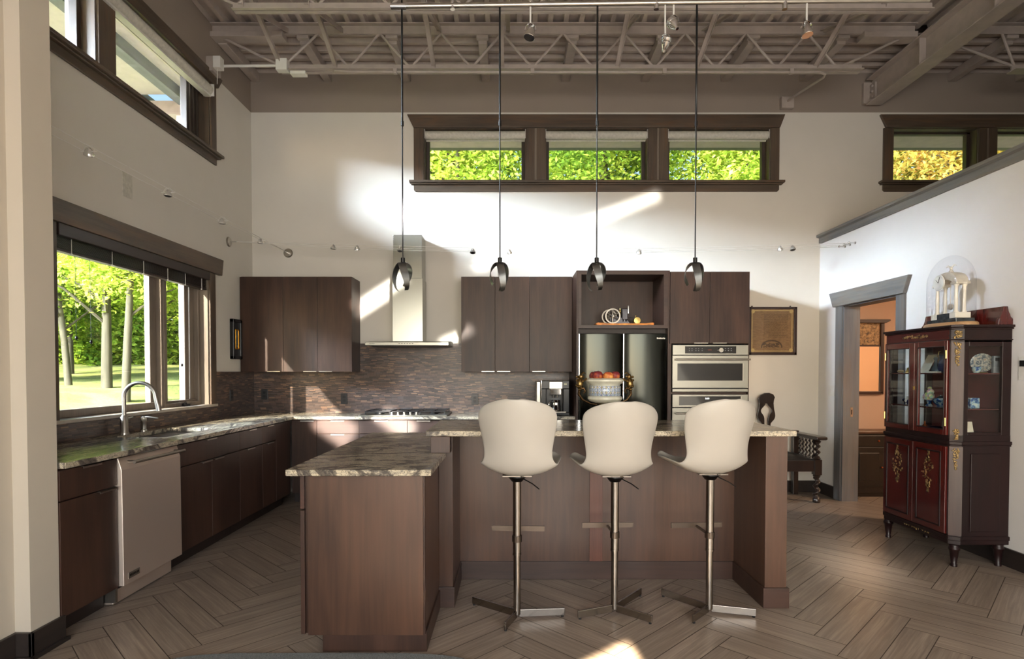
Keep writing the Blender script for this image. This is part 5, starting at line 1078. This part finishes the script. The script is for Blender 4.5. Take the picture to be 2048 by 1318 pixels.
for x, y in ((2.53, 6.14), (3.21, 6.14)):
    l = MB().lathe([(.034, 0), (.038, .01), (.038, .04), (.030, .05)], (x, y, 0), 16); twist(l, x, y, .05, .27, .033, 2.5, 14); l.lathe([(.03, .27), (.04, .285), (.03, .295)], (x, y, 0), 14).box(x - .036, x + .036, y - .036, y + .036, .295, .455)
    l.lathe([(.03, .455), (.04, .465), (.03, .475)], (x, y, 0), 14); twist(l, x, y, .475, .63, .030, 2.5, 14); l.lathe([(.03, .63), (.040, .645), (.028, .655), (.034, .668)], (x, y, 0), 14); l.build('leg', ck, t, smooth=True, angle=45)
for x in (2.55, 3.19): MB().box(x - .03, x + .03, 6.55, 6.61, 0, .72).build('leg', ck, t, .004)
MB().box(2.53, 3.21, 6.115, 6.145, .33, .445).box(2.53, 3.21, 6.57, 6.60, .33, .44).box(2.515, 2.545, 6.14, 6.58, .33, .44).box(3.195, 3.225, 6.14, 6.58, .33, .44).build('seat_rail', ck, t, .004)
cu = MB(); n = 12; vs = []
for i in range(n + 1):
    for k in range(n + 1):
        u, v = i / n * 2 - 1, k / n * 2 - 1; vs.append((2.87 + u * .31, 6.36 + v * .215, .455 + .055 * (1 - abs(u) ** 3) * (1 - abs(v) ** 3)))
cu.add(vs, [(i * (n + 1) + k, (i + 1) * (n + 1) + k, (i + 1) * (n + 1) + k + 1, i * (n + 1) + k + 1) for i in range(n) for k in range(n)]).box(2.56, 3.18, 6.145, 6.575, .43, .456)
cu.build('seat', plain('black_leather', (22, 18, 18), .4), t, smooth=True)
for x in (2.53, 3.21):
    MB().prism([(6.04, .675), (6.06, .665), (6.62, .665), (6.62, .70), (6.08, .705), (6.045, .70)], 'X', x - .055, x + .06).build('arm', ck, t, .008)
    for k in range(5):
        s = MB(); twist(s, x, 6.21 + k * .075, .455, .665, .016, 4, 8); s.build('spindle', ck, t, smooth=True)
MB().box(2.53, 3.21, 6.585, 6.615, .665, .70).build('back_rail', ck, t, .006)
for s in (-1, 1):
    z0 = .70; pts = [(2.87 + s * (.055 - .022 * sin(u * pi * 2.2)), 6.60 + .0 * u, z0 + .33 * u) for u in [k / 14 for k in range(15)]]
    MB().ribbon(pts, (1, 0, 0), [.050 + .022 * cos(k / 14 * pi * 4) for k in range(15)], .022).build('back_splat', ck, t, .003)
cr = [(2.79, 1.02), (2.95, 1.02), (2.955, 1.06), (2.965, 1.09), (2.945, 1.125), (2.90, 1.14), (2.85, 1.138), (2.80, 1.115), (2.775, 1.075), (2.78, 1.05)]
MB().prism(cr, 'Y', 6.585, 6.615).build('crest', ck, t, .006)

# ------------------------------------------------------------------ seen through the doorway
t = thing('wall_mirror', 'dark framed mirror with a picture panel on top, seen through the doorway', 'mirror', (4.0, YB - .03, 1.55))
X0, X1 = 3.74, 4.235; dkf = plain('mirror_frame', (52, 30, 24), .35)
MB().box(X0, X0 + .04, YB - .04, YB - .007, 1.13, 1.96).box(X1 - .04, X1, YB - .04, YB - .007, 1.13, 1.96).box(X0, X1, YB - .04, YB - .007, 1.12, 1.155).box(X0, X1, YB - .03, YB - .007, 1.665, 1.685).prism([(X0 - .0, 1.93), (X1, 1.93), (X1 + .05, 1.955), (X1 + .05, 1.97), (X0 - .05, 1.97), (X0 - .05, 1.955)], 'Y', YB - .07, YB - .007).build('frame', dkf, t, .004)
box(X0 + .04, X1 - .04, YB - .022, YB - .008, 1.155, 1.665).build('mirror_glass', plain('mirror_silver', (250, 232, 210), .04, 1, 0), t)
box(X0 + .04, X1 - .04, YB - .022, YB - .008, 1.685, 1.93).build('picture_panel', picture_mat('panel_print', None, [(.35, (70, 58, 44)), (.48, (150, 118, 78)), (.6, (186, 150, 104))], (9, 9, 9), 'X'), t)
t = thing('sideboard', 'low black cabinet standing on the floor beyond the doorway', 'cabinet', (4.1, 6.5, 0)); bkw = wood('black_wood', [(14, 12, 12), (24, 21, 20), (32, 28, 26)], 'Z', .35)
MB().box(3.72, 4.46, 6.40, 6.68, .05, .70).build('body', bkw, t, .003); MB().box(3.70, 4.48, 6.385, 6.69, .70, .725).build('top', wood('sideboard_top', [(60, 40, 30), (84, 58, 42), (100, 70, 52)], 'X', .3), t, .004)
for a, c in ((3.74, 4.08), (4.10, 4.44)):
    dr = MB().box(a, c, 6.385, 6.40, .56, .68).build('drawer', bkw, t, .004); MB().ball(((a + c) / 2 + .1, 6.378, .62), .011).build('knob', copper, dr, smooth=True)
    do = MB().box(a, c, 6.388, 6.40, .12, .55).build('door', bkw, t, .003); MB().box(a + .06, c - .06, 6.380, 6.389, .18, .49).build('door_panel', bkw, do, .006); MB().ball((c - .03, 6.38, .33), .010).build('knob', copper, do, smooth=True)
MB().box(3.74, 4.44, 6.42, 6.67, 0, .05).build('plinth', bkw, t)

# rug at the bottom edge of the picture
rg = NT('rug_pile'); rf = rg.noise(rg.co(), 220, 3); rg.p(Base__Color=rg.ramp(rf, [(.3, (98, 104, 106)), (.7, (142, 146, 146))]), Roughness=.95, Specular__IOR__Level=.1); rg.bump(rf, .6, .01)
pl = [(-.92 + .92 * math.copysign(abs(cos(a)) ** .35, cos(a)), 1.85 + .955 * math.copysign(abs(sin(a)) ** .55, sin(a))) for a in [2 * pi * k / 64 for k in range(64)]]
tag(MB().prism(pl, 'Z', .0005, .016).build('rug', rg.m, None, .004), 'grey blue rug on the floor in front of the island, at the bottom edge', 'rug')

# ------------------------------------------------------------------ outside
sof = plain('soffit_paint', (186, 180, 172), .7, 0, .04); fas = plain('fascia_dark', (78, 80, 82), .5)
b = MB().box(-4.5, 9, 6.92, 7.95, 4.395, 4.55); struct(b.build('soffit_back', plain('soffit_grey', (178, 164, 170), .7, 0, .04)))
b = MB().box(-4.5, -3.18, -4, 6.92, 4.62, 4.75); struct(b.build('soffit_left', sof)); b = MB().box(-4.62, -4.5, -4, 8, 4.50, 4.80).box(-3.90, -3.78, -4, 6.92, 4.50, 4.62); struct(b.build('fascia_left', fas))
b = MB().box(-4.5, 9, 7.95, 8.05, 4.395, 4.65); struct(b.build('fascia_back', fas))
struct(box(-3.95, -3.80, 6.95, 7.10, -.2, 4.5).build('porch_post', M['white']))
def lawn():
    vs, fs = [], []; nx, ny = 46, 46
    for i in range(nx + 1):
        for k in range(ny + 1):
            x = -42 + 62 * i / nx; y = -8 + 56 * k / ny; d = max(0, -3.3 - x); e = max(0, y - 7)
            h = -.25 + min(1.0, d * .17) + min(2.2, e * .05) + .05 * sin(x * 1.3) * cos(y * .9)
            if -3.4 < x < 8 and y < 7: h = -.4
            vs.append((x, y, h))
    fs = [(i * (ny + 1) + k, (i + 1) * (ny + 1) + k, (i + 1) * (ny + 1) + k + 1, i * (ny + 1) + k + 1) for i in range(nx) for k in range(ny)]
    m = NT('lawn_grass'); f = m.noise(m.co((1, 1, 1), 'Object'), .9, 6, .6); g = m.noise(m.co(), 26, 3)
    c = m.mix(.5, m.ramp(f, [(.35, (88, 104, 50)), (.5, (140, 146, 78)), (.62, (186, 170, 120))]), m.ramp(g, [(.35, (70, 92, 36)), (.65, (170, 176, 84))]))
    g2 = m.n('NewGeometry'); sp = m.n('SeparateXYZ', Vector=g2.outputs['Position'])
    near = m.math('MULTIPLY', m.math('GREATER_THAN', m.math('ADD', sp.outputs[0], m.math('MULTIPLY', f, 1.5)), -6.3), m.math('LESS_THAN', m.math('ADD', sp.outputs[1], m.math('MULTIPLY', f, 1.5)), 11.6))
    c = m.mix(near, c, m.ramp(g, [(.35, (150, 140, 126)), (.65, (186, 176, 160))]))
    m.p(Base__Color=c, Roughness=.9); m.bump(g, .15, .02)
    struct(MB().add(vs, fs).build('ground_lawn', m.m, None, smooth=True))
lawn()
def leafmat(name, cols):
    m = NT(name); f = m.noise(m.co(), .9, 4, .6); g = m.noise(m.co(), 7, 2); c = m.ramp(m.math('ADD', m.math('MULTIPLY', f, .6), m.math('MULTIPLY', g, .4)), [(.36, cols[0]), (.5, cols[1]), (.62, cols[2])])
    d = m.n('BsdfDiffuse', Color=c); tr = m.n('BsdfTranslucent', Color=c); mx = m.n('MixShader'); mx.inputs[0].default_value = .45
    m.t.links.new(d.outputs[0], mx.inputs[1]); m.t.links.new(tr.outputs[0], mx.inputs[2]); m.t.links.new(mx.outputs[0], m.out.inputs[0]); return m.m
LG = leafmat('leaf_green', [(92, 124, 40), (172, 196, 76), (226, 228, 124)]); LD = leafmat('leaf_deep', [(64, 98, 32), (124, 156, 54), (188, 202, 88)]); LO = leafmat('leaf_autumn', [(116, 126, 48), (206, 192, 100), (224, 166, 104)])
bark = wood('bark', [(48, 45, 34), (76, 72, 56), (102, 96, 78)], 'Z', .9, .4)
def crown_mesh(name, seed, n, cl, rad, leaf, mat):
    rr = random.Random(seed); cs = []
    while len(cs) < cl:
        p = Vector((rr.uniform(-1, 1), rr.uniform(-1, 1), rr.uniform(-1, 1)))
        if .25 < p.length < 1: cs.append(Vector((p.x * rad[0], p.y * rad[1], p.z * rad[2])))
    vs, fs = [], []
    for i in range(n):
        c = cs[i % cl] + Vector((rr.gauss(0, 1) * .33, rr.gauss(0, 1) * .33, rr.gauss(0, 1) * .20)); s = leaf * rr.uniform(.6, 1.3)
        u = Vector((rr.gauss(0, 1), rr.gauss(0, 1), rr.gauss(0, .5))).normalized(); w = u.cross(Vector((rr.gauss(0, .6), rr.gauss(0, .6), 1))).normalized(); q = len(vs); dr = Vector((0, 0, -s * .25))
        vs += [c - u * s, c + w * s * .55, c + u * s + dr, c - w * s * .55]; fs.append((q, q + 1, q + 2, q + 3))
    me = bpy.data.meshes.new(name); me.from_pydata([tuple(v) for v in vs], [], fs); me.materials.append(mat); return me
CR = {'a': crown_mesh('crown', 1, 22000, 120, (1.35, 1.3, 2.7), .062, LG), 'b': crown_mesh('crown', 2, 22000, 120, (1.35, 1.3, 2.7), .062, LD), 'c': crown_mesh('crown', 3, 20000, 110, (2.0, 1.7, 2.2), .058, LO), 'd': crown_mesh('crown', 4, 9000, 60, (1.0, 1.0, 1.0), .055, LG), 'e': crown_mesh('crown', 5, 20000, 100, (1.7, 1.5, 1.5), .065, LD)}
def tree(label, kind, x, y, zg, h, sc=1.0, rz=0, r=.14, lean=0, group='trees outside the windows', name='tree'):
    t = thing(name, label, 'tree', (x, y, zg), group)
    pts = [(x, y, zg - .3), (x + lean * .3, y, zg + h * .4), (x + lean, y, zg + h + .6)]
    tr = MB().tube(pts, [r * 1.25, r, r * .55], 10); rr = random.Random(int(abs(x * 77 + y * 13)))
    for k in range(7):
        a = rr.uniform(0, 2 * pi); z = zg + h * rr.uniform(.45, 1.0); L = rr.uniform(.7, 1.6) * sc; x0 = x + lean * (z - zg) / h
        tr.tube([(x0, y, z), (x0 + cos(a) * L * .5, y + sin(a) * L * .5, z + L * .45), (x0 + cos(a) * L, y + sin(a) * L, z + L * .7)], [r * .4, r * .25, r * .08], 6)
    tr.build('trunk', bark, t, smooth=True)
    o = bpy.data.objects.new('crown', CR[kind]); COL.objects.link(o); o.parent = t; o.location = (lean, 0, h); o.scale = (sc, sc, sc); o.rotation_euler = (0, 0, rz)
for i, (x, k, w) in enumerate(((-4.4, 'b', 'left of the triple window view'), (-1.2, 'a', 'filling the left light of the triple window'), (2.0, 'b', 'behind the first mullion of the triple window'), (5.2, 'a', 'filling the right light of the triple window'))):
    tree('leafy green tree outside, ' + w, k, x, 12.9, .1, 6.0 + .3 * (i % 3), 1.0, i * 1.3)
tree('autumn tree with yellow and orange leaves outside the far right clerestory window', 'c', 9.2, 12.4, .1, 6.2, .95, .3); tree('yellow green tree beside the autumn tree outside the far right window', 'a', 13.2, 13.4, .1, 6.2, 1.0, 1.9)
for i, (x, y, ln, r, w) in enumerate(((-10.25, 13.6, -.45, .07, 'leftmost leaning trunk of the group in the sink window'), (-9.15, 13.2, .05, .10, 'thickest trunk in the middle of the sink window'), (-7.95, 12.0, .25, .075, 'third trunk of the group in the sink window'), (-10.0, 16.2, .1, .13, 'pale trunk beside the window mullion'))):
    tree('slender tree outside, ' + w, 'd', x, y, .60, 3.5, 1.0, i * 1.7, r, ln)
for i, (x, y, h, w) in enumerate(((-12.4, 13.5, 2.5, 'low branches at the left of the sink window'), (-14.0, 18.5, 3.4, 'leafy mass behind the trunks at left'), (-18.6, 20.0, 4.0, 'leafy mass farthest left'))):
    tree('bushy green tree beyond the lawn, ' + w, 'e', x, y, .9, h, 1.0, i * 1.1, .12)
# woodland far behind: nobody could count its trees
def woodland():
    rr = random.Random(11); vs, fs = [], []; tr = MB()
    def leafy(cx, cy, cz, rx, ry, rz, n, leaf):
        for _ in range(n):
            while True:
                p = Vector((rr.uniform(-1, 1), rr.uniform(-1, 1), rr.uniform(-1, 1)))
                if .35 < p.length < 1: break
            c = Vector((cx + p.x * rx, cy + p.y * ry, cz + p.z * rz)); s_ = leaf * rr.uniform(.6, 1.3)
            u = Vector((rr.gauss(0, 1), rr.gauss(0, 1), rr.gauss(0, .5))).normalized(); w = u.cross(Vector((rr.gauss(0, .6), rr.gauss(0, .6), 1))).normalized(); q = len(vs)
            vs.extend([c - u * s_, c + w * s_ * .55, c + u * s_, c - w * s_ * .55]); fs.append((q, q + 1, q + 2, q + 3))
    for i in range(11): leafy(-7 + i * 2.5, 17.5 + rr.uniform(-.6, .6), 8.2 + rr.uniform(-.6, .6), 2.2, 1.5, 2.9, 9000, .075)
    for i in range(14):
        x = -36 + i * 2.6; leafy(x, 27 + rr.uniform(-1, 1), 5.2, 2.4, 1.8, 4.4, 11000, .14); leafy(x + 1.2, 29.5, 4.2, 2.2, 1.2, 3.8, 5000, .15); tr.tube([(x, 27, .8), (x + .2, 27, 5)], [.22, .14], 8)
    me = bpy.data.meshes.new('woodland'); n0 = len(vs); vv = [tuple(v) for v in vs] + tr.v; ff = fs + [tuple(k + n0 for k in f) for f in tr.f]
    me.from_pydata(vv, [], ff); me.materials.append(LD); me.materials.append(bark)
    for k in range(len(fs), len(ff)): me.polygons[k].material_index = 1
    o = bpy.data.objects.new('woodland_foliage', me); COL.objects.link(o); tag(o, 'dense green woodland far behind the nearer trees and lawn', 'woodland', None, 'stuff')
woodland()
